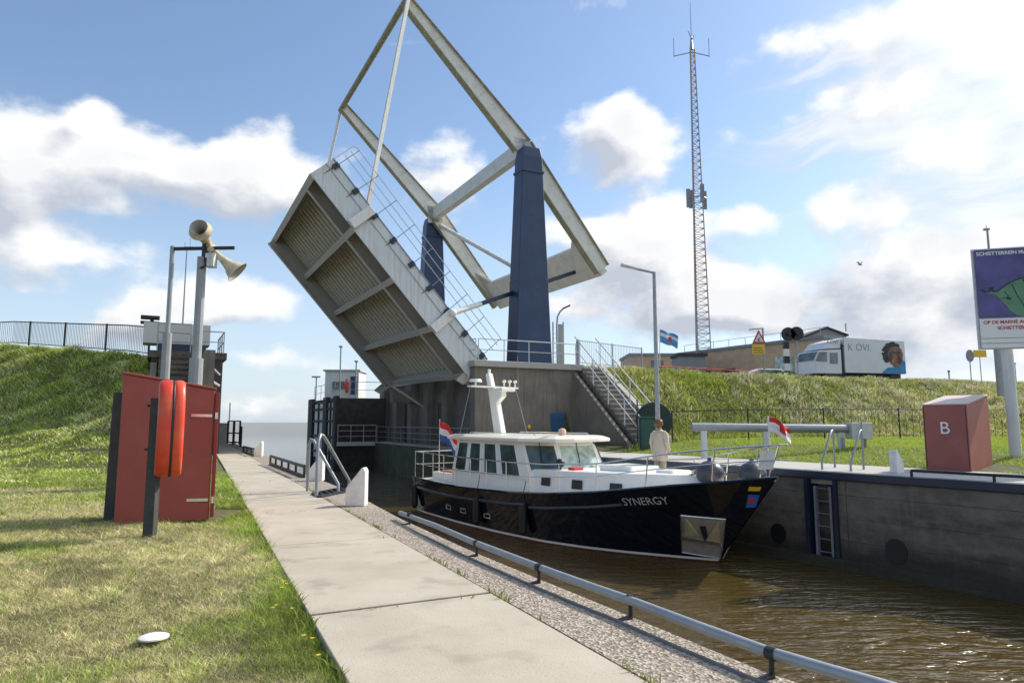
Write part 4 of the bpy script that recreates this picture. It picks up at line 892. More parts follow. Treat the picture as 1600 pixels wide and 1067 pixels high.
# stainless anchor pocket
def hp_(x, z, o=.0, sg=1):
    u = min(.999,x/xend(z)); return (x, (hull_p(u,z)[1]+o)*sg, z)
AQ = [(12.66,1.16),(13.50,1.12),(13.08,.12),(12.30,.20)]
for sg in (1,-1):
    mb = MB(BT); mb.grid(lambda i, j: hp_(*[ (AQ[0][k]*(1-i)+AQ[1][k]*i)*(1-j)+(AQ[3][k]*(1-i)+AQ[2][k]*i)*j for k in (0,1)], .02, sg),6,6); pl_ = mb.build('anchor_plate', M['anchor'], boat, recalc=False, smooth=True)
    e = [hp_(x,z,.02,sg) for x, z in AQ]; mb = MB(BT); mb.tube(e+[e[0]],.02,6); mb.build('plate_rim', M['chrome'], pl_)
    def fl(pts, h): 
        mb = MB(BT); b_ = [hp_(x,z,.03,sg) for x,z in pts]; t_ = [hp_(x,z,.03+h,sg) for x,z in pts]; n = len(pts)
        mb.add(b_+t_,[tuple(range(n)),tuple(range(n,2*n))]+[(i,(i+1)%n,(i+1)%n+n,i+n) for i in range(n)]); return mb
    fl([(12.58,.64),(12.76,1.08),(12.86,.66)],.07).build('anchor_fluke', M['gold'], boat); fl([(12.96,.56),(13.36,1.03),(13.20,.52)],.07).build('anchor_fluke', M['gold'], boat)
    fl([(12.50,.53),(13.22,.45),(13.22,.51),(12.50,.61)],.06).build('anchor_crown', M['chrome'], boat); fl([(12.92,.54),(12.98,.54),(13.06,.92),(12.96,.92)],.05).build('anchor_shank', M['dark'], boat)
# crest on the bow
mb = MB(BT); mb.prism([hp_(13.96,1.42,.01),hp_(14.14,1.44,.01),hp_(14.30,1.74,.01),hp_(14.13,1.74,.01)],(0,.02,0)); em = mb.build('bow_emblem', M['flagblue'], boat)
mb = MB(BT); mb.prism([hp_(14.05,1.52,.036),hp_(14.13,1.53,.036),hp_(14.20,1.66,.036),hp_(14.12,1.66,.036)],(0,.01,0)); mb.build('emblem_centre', M['flagred'], em)
mb = MB(BT); mb.prism([hp_(14.16,1.83,.01),hp_(14.34,1.83,.01),hp_(14.40,1.93,.01),hp_(14.22,1.93,.01)],(0,.02,0)); mb.build('bow_plate', M['yellow'], boat)
# hull windows, small frames near the waterline
for x in (3.0,4.1,5.6):
    mb = MB(BT); z0,z1 = .42,.55
    pts = [hp_(x,z0,.01),hp_(x+.34,z0,.01),hp_(x+.34,z1,.01),hp_(x,z1,.01)]; mb.tube(pts+[pts[0]],.02,6); mb.build('exhaust_frame', M['chrome'], boat)
# superstructure
def wallz(x): return sheer(min(1,x/14.0))-.06
TR = [(6.8,1.52),(9.0,1.46),(10.8,1.28),(12.2,.86),(12.9,.34)]
mb = MB(BT); zt = lambda x: 1.98+(x-7)*.022
v0 = [(x,y,wallz(x)-.05) for x,y in TR]; v1 = [(x-.05,y-.06,zt(x)) for x,y in TR]; 
ring0 = v0+[(x,-y,z) for x,y,z in v0[::-1]]; ring1 = v1+[(x,-y,z) for x,y,z in v1[::-1]]; n = len(ring0)
mb.add(ring0+ring1, [tuple(range(n,2*n))]+[(i,(i+1)%n,(i+1)%n+n,i+n) for i in range(n)]); tk = mb.build('trunk_cabin', M['boatwhite'], boat, bevel=.04)
for x in (7.80,9.15,10.55):
    y = U_(x,[a for a,_ in TR],[b for _,b in TR]); y2 = U_(x+.36,[a for a,_ in TR],[b for _,b in TR]); mb = MB(BT)
    z0,z1 = 1.55,1.80; f = .028
    mb.prism([(x,y-.028+f,z0),(x+.40,y2-.028+f,z0),(x+.40,y2-.05+f,z1),(x,y-.05+f,z1)],(0,.02,0)); mb.build('porthole', M['dark'], tk, bevel=.01)
# wheelhouse: outline at sill and at roof
OB = [(2.62,1.58),(7.36,1.58),(8.10,.80)]; OT = [(2.76,1.42),(6.72,1.45),(7.55,.74)]
def ring(o, z): h = [(x,y,z) for x,y in o]; return h+[(x,-y,z) for x,y in [q for q in o[::-1]]]
def lerp2(a, b, t): return tuple(p+(q-p)*t for p, q in zip(a, b))
ZS, ZT = 1.66, 2.80
mb = MB(BT); r0 = [(x,y,1.15) for x,y,_ in ring(OB,0)]; r1 = ring(OB,ZS); n = len(r0)
mb.add(r0+r1, [tuple(range(n,2*n))]+[(i,(i+1)%n,(i+1)%n+n,i+n) for i in range(n)]); wh = mb.build('wheelhouse_base', M['boatwhite'], boat, bevel=.02)
rt = ring(OT,ZT); mb = MB(BT); mb.add(r1+rt, [(i,(i+1)%n,(i+1)%n+n,i+n) for i in range(n)]+[tuple(range(n,2*n))]); mb.build('wheelhouse_wall', M['boatwhite'], boat)
def face_pane(i, a0, a1, t0, t1, m, inset=.0, parent=None, name='window'):
    j = (i+1) % n; A, Bq, Cq, Dq = Vector(r1[i]),Vector(r1[j]),Vector(rt[j]),Vector(rt[i])
    def fp(a, t): return (A.lerp(Bq,a)).lerp(Dq.lerp(Cq,a),t)
    nn = (Bq-A).cross(Dq-A).normalized(); ctr = (A+Bq)/2-Vector((5,0,A.z)); nn = nn if nn.dot(ctr) > 0 else -nn
    q = [fp(a0,t0),fp(a1,t0),fp(a1,t1),fp(a0,t1)]
    mb = MB(BT); mb.prism([p+nn*.004 for p in q], nn*.018); w = mb.build(name, m, wh)
    mb = MB(BT); e = [p+nn*.014 for p in q]; mb.tube(e+[e[0],e[1]],.022,6); mb.build('frame', M['boatwhite'], w)
    return q, nn
for (a0,a1) in ((.045,.20),(.245,.40),(.46,.63),(.69,.90)):
    for i, rv in ((0,False),(4,True)): face_pane(i, (1-a1) if rv else a0, (1-a0) if rv else a1, .07, .90, M['glass'])
fw = []
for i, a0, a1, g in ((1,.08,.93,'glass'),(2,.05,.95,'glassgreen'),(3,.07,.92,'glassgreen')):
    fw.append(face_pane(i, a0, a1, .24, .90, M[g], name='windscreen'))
face_pane(5,.1,.9,.1,.85,M['glass'])
for q, nn in fw:
    a = q[3].lerp(q[2],.5)+nn*.05; b = q[0].lerp(q[1],.40).lerp(a,.45)+nn*.03; mb = MB(BT); mb.tube([a+Vector((0,0,.12)),a,b],.012,5); mb.tube([b.lerp(a,.4)+nn*.02,b-(a-b)*.5],.016,5); mb.build('wiper', M['black'], wh)
# roof
ro = [(2.12,1.50),(2.7,1.66),(6.95,1.74),(8.0,1.10),(8.18,.5)]
mb = MB(BT); rr_ = [(x,y) for x,y in ro]+[(x,-y) for x,y in ro[::-1]]; m_ = len(rr_)
l0 = [(x,y,ZT+.0) for x,y in rr_]; l1 = [(x,y,ZT+.10) for x,y in rr_]; l2 = [(5+(x-5)*.93,y*.86,ZT+.18) for x,y in rr_]
mb.add(l0+l1+l2, [tuple(range(m_))[::-1],tuple(range(2*m_,3*m_))]+[(k*m_+i,k*m_+(i+1)%m_,(k+1)*m_+(i+1)%m_,(k+1)*m_+i) for k in (0,1) for i in range(m_)])
roof = mb.build('roof', M['boatcream'], boat, bevel=.02)
mb = MB(BT); 
for y in (-1.1,1.1): mb.tube([(3.0,y,ZT+.17),(3.1,y,ZT+.24),(6.9,y,ZT+.24),(7.0,y,ZT+.17)],.015,6)
mb.build('roof_grab_rail', M['chrome'], roof)
# side deck box on foredeck, hatch, aft deck furniture
mb = MB(BT); mb.box(9.3,10.6,-.55,.55,2.02,2.20); mb.build('deck_hatch', M['boatwhite'], boat, bevel=.05)
mb = MB(BT); mb.box(11.3,11.9,-.35,.35,2.06,2.15); mb.build('deck_hatch', M['boatwhite'], boat, bevel=.03)
mb = MB(BT); mb.box(.45,2.6,-1.2,1.2,1.18,1.52); mb.build('aft_coaming', M['boatwhite'], boat, bevel=.04)
mb = MB(BT); mb.box(.7,2.3,-1.0,1.0,1.525,1.57); mb.build('aft_seat', mat('orange_brown_wood',(.45,.15,.05),.4,0,.15,5), boat, bevel=.01)
mb = MB(BT); mb.tube([(8.25,1.15,1.98),(8.25,1.15,2.12)],.05,8); mb.ball((8.28,1.15,2.2),.14,.14,.14,12,8); mb.build('searchlight', M['dark'], boat, smooth=True)
mb = MB(BT); mb.box(8.5,8.8,.7,1.05,2.02,2.09); mb.build('navigation_light_red', M['flagred'], boat, bevel=.02); bpy.data.objects['navigation_light_red'].name = 'red_light'
mb = MB(BT); mb.tube([(12.6,.35,1.9),(12.6,.35,2.2)],.06,8); mb.tube([(12.6,.2,2.1),(12.6,.5,2.1)],.03,6); mb.build('mooring_bitt', M['chrome'], boat); mb = MB(BT); mb.tube([(12.9,-.3,1.9),(12.9,-.3,2.25)],.08,10); mb.tube([(12.75,-.3,2.12),(13.05,-.3,2.12)],.05,8); mb.build('windlass', M['chrome'], boat)
# railings
RX = [0,.05,.3,.6,.75,.9,.96,1.0]; 
def rtop(u): return U_(u,[0,.5,.62,.76,.88,1],[2.28,2.20,2.22,2.34,2.66,2.90])
def redge(u): x, y = hull_p(u,sheer(u)); return x, max(y-.08,.0)
for sg in (1,-1):
    us2 = np.linspace(.01,.995,40); f = lambda u, z: (redge(u)[0]+(.28 if u>.96 else 0)*(u-.96)/.035, max(redge(u)[1],.16)*sg, z)
    mb = MB(BT); mb.tube([f(u,rtop(u)) for u in us2],.020,6); mb.tube([f(u,(rtop(u)+sheer(u))/2+.05) for u in us2],.013,6); mb.build('guard_rail', M['chrome'], boat, smooth=True)
    for u in (.012,.07,.135,.2,.265,.34,.41,.49,.57,.66,.75,.845,.935,.985):
        mb = MB(BT); x, y = redge(u); lean = .0 if u < .8 else .22; mb.tube([(x-lean*.5,y*sg if y>.1 else .12*sg,sheer(u)-.03),f(u,rtop(u))],.017 if u<.8 else .022,6); mb.build('stanchion', M['chrome'], boat)
mb = MB(BT); mb.tube([(.12,-1.7,2.28),(.05,0,2.28),(.12,1.7,2.28)],.02,6); mb.tube([(.1,-1.7,1.8),(.1,1.7,1.8)],.013,6); mb.build('stern_rail', M['chrome'], boat)
mb = MB(BT); mb.tube([(14.90,-.16,2.90),(14.98,0,2.90),(14.90,.16,2.90)],.02,6); mb.build('pulpit_hoop', M['chrome'], boat)
mb = MB(BT); mb.prism([(14.35,.20,2.32),(14.72,.16,2.34),(14.80,.15,2.78),(14.45,.19,2.74)],(0,.02,0)); mb.build('bow_plaque', M['whitesign'], boat)
# fenders hung on the side and big ball fenders on the foredeck
for i, (x, lb_) in enumerate(((0.30,'long black tube fender hanging at the stern quarter of the yacht'),(5.35,'black tube fender hanging amidships under the cabin windows of the yacht'),(7.85,'black tube fender hanging below the wheelhouse windscreen of the yacht'))):
    u = x/13.9; y = hull_p(u,.7)[1]+.12; t = thing('tube_fender', lb_, 'fender', BT(x,y,.9), 'tube fenders along the near side of the yacht')
    mb = MB(BT); mb.tube([(x,y,1.02),(x,y,.95),(x,y,.25),(x,y,.17)],[.05,.12,.12,.05],12); mb.build('fender_body', M['rubber'], t, smooth=True); mb = MB(BT); mb.tube([(x,y,1.0),(x,hull_p(u,sheer(u))[1],sheer(u)+.02),(x,redge(u)[1],rtop(u)-.5)],.012,5); mb.build('rope', M['black'], t)
for x, y, lb_ in ((13.05,.30,'round dark ball fender on the foredeck, nearer to the wheelhouse'),(13.95,-.12,'round dark ball fender in the very tip of the bow')):
    t = thing('ball_fender', lb_, 'fender', BT(x,y,2.0), 'ball fenders on the foredeck'); mb = MB(BT); mb.ball((x,y,2.16),.34,.34,.31,20,12); mb.build('ball', M['fenderg'], t, smooth=True); mb = MB(BT); mb.tube([(x,y,2.45),(x,y,2.54)],.05,8); mb.build('eyelet', M['blue'], t)
# mast
ma = MB(BT)
ma.prism([(3.05,-.15,2.95),(3.55,-.15,2.95),(3.22,-.13,4.10),(3.60,-.12,4.32),(3.60,-.12,4.66),(2.66,-.12,4.66),(2.78,-.13,4.1)],(0,.22,0)); mast = ma.build('radar_mast', M['boatwhite'], boat, bevel=.03)
mb = MB(BT); mb.prism([(2.62,-.1,4.64),(2.92,-.1,4.64),(2.72,-.08,5.22),(2.50,-.08,5.22)],(0,.18,0)); mb.tube([(2.6,0,5.2),(2.6,0,5.38)],.06,8); mb.build('mast_head', M['boatwhite'], mast, bevel=.015)
mb = MB(BT); mb.beam((2.9,-1.05,4.68),(2.9,1.05,4.70),.28,.06); mb.build('spreader', M['boatwhite'], mast)
mb = MB(BT); mb.tube([(2.9,.78,4.72),(2.9,.78,4.86)],.04,8); mb.tube([(2.9,.78,4.86),(2.9,.78,4.97)],[.24,.20],16); mb.build('satellite_dome', M['boatwhite'], mast)
for y in (-.45,-.7,-.95): mb = MB(BT); mb.tube([(2.95,y,4.7),(2.95,y,4.86)],.03,6); mb.ball((2.95,y,4.92),.08,.08,.06,8,6); mb.build('mast_lamp', M['boatcream'], mast)
mb = MB(BT); mb.box(3.5,3.9,-.3,.3,4.5,4.62); mb.build('radar_scanner', M['boatwhite'], mast, bevel=.02)
for y in (1.0,-1.0): mb = MB(BT); mb.tube([(3.4 if y<0 else 2.5,y*1.2,2.95),(2.9,y,4.7)],.010,5); mb.build('stay', M['steel'], mast)
for x, y, zt_ in ((2.7,.95,5.35),(3.1,-1.0,5.9)): mb = MB(BT); mb.tube([(x,y,4.7),(x-.05,y,zt_)],.008,4); mb.build('whip_aerial', M['steel'], mast)
# flags
def flag(name, label, pole_a, pole_b, w, h, cols, dirv, pole_m='white', emblem=None, droop=.35, seed=0):
    a = Vector(pole_a); b = Vector(pole_b); t = thing(name, label, 'flag', a); mb = MB(); mb.tube([a,b],.018 if w<1.5 else .04,6); mb.build('flagpole', M[pole_m], t)
    dv = Vector(dirv).normalized(); up = (b-a).normalized(); sd = dv.cross(up).normalized(); nb = len(cols)
    def fp(i, j): return b-up*(h*(1-j)*(.9))+dv*(i*w*(1-.18*droop))-Vector((0,0,1))*(i*i*w*droop+.06*h*math.sin(i*9+seed))+sd*(math.sin(i*8.5+seed+j*1.4)*.10*w*(i**.6))
    for k, m in enumerate(cols):
        mb = MB(); mb.grid(lambda i, j: fp(i,(k+j)/nb)+sd*.0, 18, 5); o = mb.build('flag_stripe', M[m], t, smooth=True, recalc=False)
        s_ = o.modifiers.new('t','SOLIDIFY'); s_.thickness = .004
    if emblem:
        for sgn in (1,-1):
            mb = MB(); mb.grid(lambda i, j: fp(.46+.24*i,.30+.36*j)+sd*.012*sgn, 6, 4); mb.build('emblem', M[emblem], t, smooth=True, recalc=False)
    return t
flag('stern_flag','Red white and blue striped flag waving at the stern of the yacht',BT(.15,.75,1.3),P(687,655,26.6),1.05,.85,['flagblue','flagwhite','flagred'],(1,.15,-.75),droop=.3,seed=1)
pa_ = P(1203,700,15.7); pb_ = P(1200,650,15.7)
flag('bow_flag','white and red pennant with round red emblem flying at the bow of the yacht',pa_,pb_,.60,.38,['flagwhite','flagwhite','flagred'],(1,.1,-.28),droop=.30,emblem='flagred',seed=2)
flag('blue_flag','large pale blue flag on a white pole behind the road fence',P(1031,572,34),P(1031,516,34),.98,.72,['flagsky','flagsky','flagwhite','flagsky'],(1,.2,-.05),droop=.22,emblem='flagred',seed=4)
# ---------------------------------------------------------------- people
def person(label, foot, face, H, mats_, coat=True):
    foot = Vector(foot); t = thing('person', label, 'person', foot); fv = Vector(face).normalized(); sv = Vector((-fv.y,fv.x,0)); S = H/1.7
    def J(s, f, z): return foot+sv*s*S+fv*f*S+Vector((0,0,z*S))
    def skinmesh(name, nodes, edges, m, sub=2):
        me = bpy.data.meshes.new(name); off = foot; me.from_pydata([tuple(J(*q[:3])-off) for q in nodes],[(a,b) for a,b in edges],[])
        o = bpy.data.objects.new(name, me); C.objects.link(o); sk = o.modifiers.new('skin','SKIN'); sk.use_smooth_shade = True
        for i, q in enumerate(nodes): rr = q[3]; me.skin_vertices[0].data[i].radius = ((rr[0]*S, rr[1]*S) if isinstance(rr, tuple) else (rr*S, rr*S)); me.skin_vertices[0].data[i].use_root = (i == 0)
        sb = o.modifiers.new('sub','SUBSURF'); sb.levels = sub; sb.render_levels = sub
        bpy.context.view_layer.update(); dg = bpy.context.evaluated_depsgraph_get(); me2 = bpy.data.meshes.new_from_object(o.evaluated_get(dg)); bpy.data.objects.remove(o)
        me2.materials.clear(); me2.materials.append(m); me2.name = name; o2 = bpy.data.objects.new(name, me2); C.objects.link(o2); o2.parent = t; return o2
    nd = [(0,0,.95,(.15,.11)),(0,.01,1.15,(.13,.095)),(0,.0,1.33,(.15,.10)),(0,0,1.44,(.09,.07)),(0,.01,1.50,.05),(0,.02,1.57,(.068,.08)),(0,.02,1.64,(.066,.085))]; ed = [(0,1),(1,2),(2,3),(3,4),(4,5),(5,6)]
    def chain(root, pts):
        pv = root
        for q in pts: nd.append(q); ed.append((pv,len(nd)-1)); pv = len(nd)-1
        return pv
    for sg in (1,-1):
        chain(0,[(.09*sg,0,.86,.085),(.10*sg,.01,.50,.055),(.10*sg,-.01,.10,.038),(.10*sg,.10,.04,.035)])
        wr = chain(2,[(.17*sg,0,1.36,.06),(.24*sg,-.03,1.12,.045),(.25*sg,.06,.90,.033),(.25*sg,.08,.84,(.035,.018))])
        for k in range(4): chain(wr,[(.25*sg,.055+.017*k,.79,.009),(.248*sg,.055+.018*k,.76+abs(k-1.5)*.006,.008)])
        chain(wr,[(.235*sg,.12,.81,.010),(.23*sg,.125,.785,.009)])
    body = skinmesh('body', nd, ed, M['skin'], 2)
    mb = MB(); mb.ball(J(0,.105,1.60),.014*S); mb.build('nose', M['skin'], t, smooth=True)
    hr = MB(); hc = J(0,-.0,1.635); hr.ball(hc,.125*S,.135*S,.125*S,20,14); 
    for i, v in enumerate(hr.v): hr.v[i] = v+Vector((random.uniform(-1,1),random.uniform(-1,1),random.uniform(-1,1)))*.016-fv*.03
    hr.build('hair', mats_['hair'], t, smooth=True)
    # coat: lofted ellipses plus sleeves
    rings = [(1.47,.075,.07),(1.42,.17,.10),(1.33,.195,.125),(1.15,.185,.125),(1.0,.20,.14),(.80,.225,.16),(.62,.24,.175)]
    vs = []; n = 20
    for z,a,b in rings:
        for k in range(n):
            q = 2*math.pi*k/n; vs.append(J(a*math.cos(q)*(1+.03*math.sin(3*q+z*9)), b*math.sin(q), z))
    mb = MB(); mb.add(vs,[(i*n+k,i*n+(k+1)%n,(i+1)*n+(k+1)%n,(i+1)*n+k) for i in range(len(rings)-1) for k in range(n)]); o = mb.build('coat', mats_['coat'], t, smooth=True); s_ = o.modifiers.new('t','SOLIDIFY'); s_.thickness = .01
    for sg in (1,-1):
        mb = MB(); mb.tube([J(.14*sg,0,1.40),J(.21*sg,-.005,1.33),J(.255*sg,-.03,1.12),J(.265*sg,.05,.90)],[.06*S,.078*S,.062*S,.052*S],12); mb.build('sleeve', mats_['coat'], o, smooth=True)
        mb = MB(); mb.tube([J(.09*sg,0,.88),J(.10*sg,.01,.5),J(.10*sg,-.01,.09)],[.10*S,.078*S,.06*S],12); mb.build('trouser_leg', mats_['trousers'], t, smooth=True)
        mb = MB(); mb.ball(J(.10*sg,.05,.045),.05*S,.13*S,.05*S); mb.build('shoe', mats_['shoe'], t, smooth=True)
    return t
pw = dict(hair=M['hair'],coat=M['coat'],trousers=M['trousers'],shoe=M['shoe'])
pp = BT(10.25,-1.30,0); zf = BO.z+sheer(.72)-.06
hd_ = P(1033,662,pp.y+.0)
person('person with reddish brown hair in a beige coat standing on the yacht deck', P(1031,700,19.9).xy.to_3d()+Vector((0,0,-.55)), (.75,.66,0), 1.78, pw)
pw2 = dict(hair=mat('pale_pink_cap',(.70,.42,.38),.8),coat=M['navy'],trousers=M['navy2'],shoe=M['shoe'])
q = P(878,672,22.3); person('person whose pale pink cap just shows above the yacht wheelhouse roof', Vector((q.x,22.3,q.z-1.72)), (-.2,1,0), 1.72, pw2)
# ---------------------------------------------------------------- right bank furniture
def hz(x, y): return float(hR(np.array([x]),np.array([y]))[0])
# street lamp
def street_lamp(label, u, vtop, D, arm_px, r=.07, col='steel', base=None, name='street_lamp'):
    p = P(u,vtop,D); z0 = hz(p.x,D) if base is None else base; q = P(arm_px[0],arm_px[1],D)
    t = thing(name, label, 'street lamp', (p.x,D,z0)); xb = p.x
    mb = MB(); mb.tube([(xb,D,z0-.1),(xb,D,z0+1.2),(xb,D,p.z)],[r*1.2,r*1.1,r*.8],10); mb.build('pole', M[col], t, smooth=True)
    mb = MB(); mb.tube([(xb,D,p.z-.03),(xb+(q.x-xb)*.6,D,p.z+(q.z-p.z)*.5)],r*.55,8); mb.build('arm', M[col], t)
    mb = MB(); a = Vector((xb+(q.x-xb)*.5,D,p.z+(q.z-p.z)*.42)); mb.beam(a,q,.10,.07,(0,0,1),.20,.09); mb.build('lamp_head', M['stucco'], t, bevel=.02); return t
street_lamp('tall grey street lamp behind the person, its arm reaching left',1022,425,23.2,(970,414),.075)
# curved road lamp behind the pylon
pc = P(872,530,45); z0 = GZ; t = thing('street_lamp','small curved street lamp on the road just right of the navy pylon','street lamp',(pc.x,45,z0))
mb = MB(); pts = [(P(871,560,45).x,45,z0)]+[tuple(P(u,v,45)) for u,v in ((870,510),(871,495),(875,487),(881,481))]; mb.tube(pts,.055,8); mb.build('pole', M['steel'], t, smooth=True)
mb = MB(); mb.beam(P(880,482,45),P(891,477,45),.2,.09); mb.build('lamp_head', M['black'], t, bevel=.01)
# raised road barrier frame beside pylon
bz = thing('road_barrier','pale upright ladder shaped road barrier frame between pylon and road fence','barrier',P(870,560,38))
for u in (864,880):
    q = P(u,503,38); mb = MB(); mb.tube([(q.x,38,GZ),(q.x,38,q.z)],.04,6); mb.build('upright', M['steel'], bz)
mb = MB(); qa, qb = P(864,503,38), P(880,503,38)
for k in range(9): mb.tube([(qa.x,38,GZ+.2+k*.26),(qb.x,38,GZ+.2+k*.26)],.012,4)
mb.build('rungs', M['lightsteel'], bz)
mb = MB(); q0 = P(872,506,37.8); q1 = P(879,506,37.8); mb.box(q0.x,q1.x,37.9,37.97,GZ,q0.z); mb.build('panel', M['stucco'], bz)
mb = MB(); qa = P(903,535,34.5); mb.box(qa.x-.09,qa.x+.09,34.4,34.6,GZ,qa.z+.1); mb.build('gate_post', M['steel'], bz)
# road fence, right
cr = [B(-1.9,-.95,3.40),Vector((6.2,28.9,3.45)),Vector((9.5,30.4,3.42)),Vector((14,33.5,3.38))]
rail_run('road_fence','grey baluster fence along the road from the stairs to the flagpole',[B(-1.75,-1.0,3.38),P(1003,570,38).xy.to_3d()+Vector((0,0,4.1))],2.8,1.2,(.1,),'steel',.026,'fence',None,.17)
rail_run('road_fence','low red and white guard fence on the crest between flag and warning sign',[Vector((8.8,41.5,GZ)),Vector((17,46.5,GZ))],2.5,.75,(.5,),'flagred',.03,'fence')
rail_run('guard_rail','double guard rail on the crest left of the truck',[Vector((P(1180,570,50).x,50,GZ)),Vector((P(1300,570,53.5).x,53.5,GZ))],2.0,1.0,(.5,),'brickL',.04,'fence')
# mesh fence at the foot of the slope
fz = lambda x,y: hz(x,y)
fx = [6.9,10,13,16,19.5,24,30]; fpts = [Vector((x,29.6+.02*(x-6),fz(x,29.6)-.02)) for x in fx]
rail_run('mesh_fence','low dark wire fence along the foot of the overgrown slope',fpts,3.4,1.32,(),'black',.022,'fence',None,.30)
# gate posts, bin, round cover near stairs
gz = .2; q = P(997,690,28.6)
g_ = thing('garden_gate','dark green barred gate at the foot of the abutment steps','gate',(q.x,28.6,gz))
for u in (996,1003,1010,1017,1024): x = P(u,650,28.6).x; mb = MB(); mb.tube([(x,28.6,gz),(x,28.6,P(u,624,28.6).z if u in (996,1024) else P(u,632,28.6).z)],.03 if u in (996,1024) else .014,6); mb.build('gate_bar', M['green'], g_)
mb = MB(); 
for v in (633,650,684): mb.tube([tuple(P(996,v,28.6)),tuple(P(1024,v,28.6))],.018,6)
mb.each('gate_rail', M['green'], g_)
q = P(1022,657,29.3); t = thing('round_cover','large dark green round disc on edge behind the bin at the slope foot','disc',(q.x,29.3,.3))
mb = MB(); mb.tube([(q.x,29.2,q.z),(q.x,29.35,q.z)],.78,32); mb.build('disc', M['green'], t, bevel=.02); mb = MB(); mb.tube([(q.x,29.45,.1),(q.x,29.45,q.z)],.06,8); mb.build('post', M['green'], t)
q0 = P(1001,692,27.6); q1 = P(1021,654,27.6); t = thing('waste_bin','dark green bin with lid standing left of the street lamp','bin',((q0.x+q1.x)/2,27.6,.2))
mb = MB(); mb.box(q0.x,q1.x,27.4,27.9,.1,q1.z); mb.build('bin_body', M['green2'], t, bevel=.02); mb = MB(); mb.box(q0.x-.03,q1.x+.03,27.36,27.95,q1.z+.002,q1.z+.07); mb.build('lid', M['green2'], t, bevel=.02)
# long pipe barrier
a, b = P(1081,667,23.0), P(1332,670,23.0); t = thing('pipe_barrier','long thick grey pipe on short posts with a box at its right end','barrier',(a.x,23,.3))
mb = MB(); mb.tube([a,b],.14,16); mb.build('pipe', M['steel'], t, smooth=True, bevel=0)
for u in (1100,1197,1314): x = P(u,690,23).x; mb = MB(); mb.box(x-.09,x+.09,22.93,23.07,hz(x,23)-.1,a.z-.1); mb.build('post', M['greyblue'], t)
mb = MB(); c0,c1 = P(1330,686,22.8),P(1361,660,22.8); mb.box(c0.x,c1.x,22.7,23.2,c0.z,c1.z); mb.build('box', M['lightsteel'], t, bevel=.02)
mb = MB(); mb.tube([P(1346,655,22.6),P(1346,686,22.6)],.025,6); mb.build('lever', M['steel'], t)
for u in (1318,1352): x = P(u,690,22.9).x; mb = MB(); mb.tube([(x,22.9,hz(x,22.9)-.1),(x,22.9,c0.z+.05)],.05,8); mb.build('leg', M['steel'], t)
# low rail on the right quay
ra = G(1470,742); rb = Q(-6,.12,.0); rb = Q(-9,.12,0); ra = Q((ra-RW1).dot(RD),.12,0)
rail_run('low_rail','low black pipe rail on short posts on the right quay edge',[ra+Vector((0,0,.02)),rb+Vector((0,0,.02))],1.55,.13,(),'black',.03,'low rail')
# foredeck side: short pale rail on the right quay near the bow
# ---------------------------------------------------------------- information sign
D = 18.4; t = thing('information_sign','large blue sign with green map and red Dutch warning text on a thick grey pole','sign',(P(1589,733,D).x,D,0))
px_ = P(1583,600,D).x; mb = MB(); zt = P(1570,400,D).z; mb.tube([(px_,D+.12,-.1),(px_,D+.12,zt)],.14,14); mb.build('pole', M['greyblue'], t, smooth=True); mb = MB(); mb.tube([(px_,D+.12,.0),(px_,D+.12,.12)],.22,14); mb.build('pole_foot', M['black'], t)
xl = P(1525,450,D).x; yR = Vector((.96,-.28,0)).normalized(); Wd = 3.6; oL = Vector((xl,D,0))
def SG(a, b, o=0): return oL+yR*a+Vector((0,0,b))+Vector((-yR.y,yR.x,0))*(-o)
z0 = P(1525,545,D).z; z1 = P(1525,498,D).z; z2 = P(1525,392,D).z
def panel(name, a0,a1,b0,b1,o,m,th=.02,parent=t):
    mb = MB(); q = [SG(a0,b0,o),SG(a1,b0,o),SG(a1,b1,o),SG(a0,b1,o)]; mb.prism(q,Vector((-yR.y,yR.x,0))*th); return mb.build(name,m,parent)
fz0 = z0
panel('frame',-.04,Wd,z0-.02,z2+.04,-.02,M['lightsteel'],.05); bl = panel('map_panel',.02,Wd-.04,z1+.02,z2,.03,M['signblue'],.03)
lw = panel('text_panel',.02,Wd-.04,z0+.28,z1-.02,.03,M['whitesign'],.03)
for k in range(2): panel('slot_panel',.02,Wd-.04,z0+.01+k*.135,z0+.13+k*.135,.03,M['whitesign'],.03)
txt_on(t,'heading','SCHIETTERREIN MARNEWAARD',.135,SG(.06,z2-.115,.034),yR,(0,0,1),M['whitesign'],'LEFT',.004)
txt_on(t,'warning_text','OP DE MARNE ACHTER DE DIJK',.125,SG(.10,z1-.12,.034),yR,(0,0,1),M['signred'],'LEFT',.004)
txt_on(t,'warning_text','SCHIETTERREIN IN GEBRUIK',.125,SG(.42,z1-.28,.034),yR,(0,0,1),M['signred'],'LEFT',.004)
lz = z1+.02; mp_pts = [(.12,.80),(.2,.74),(.30,.72),(.38,.76),(.45,.72),(.55,.74),(.62,.80),(.8,.92),(1.0,1.02),(1.3,1.10),(2.0,1.2),(2.6,1.1),(3.4,1.2),(3.5,.0),(1.1,.0),(.95,.04),(.90,.10),(.80,.16),(.72,.30),(.62,.42),(.52,.58),(.4,.64),(.25,.68)]
hgt = (z2-z1)/1.9
mb = MB(); mb.prism([SG(a*.93,lz+b*hgt*.98,.033) for a,b in mp_pts],Vector((-yR.y,yR.x,0))*-.004); mb.build('map_land',M['signgreen'],t)
mb = MB()
for (a,b),(c_,d_) in zip(mp_pts[:11],mp_pts[1:12]): mb.beam(SG(a*.93,lz+b*hgt*.98,.04),SG(c_*.93,lz+d_*hgt*.98,.04),.02,.03)
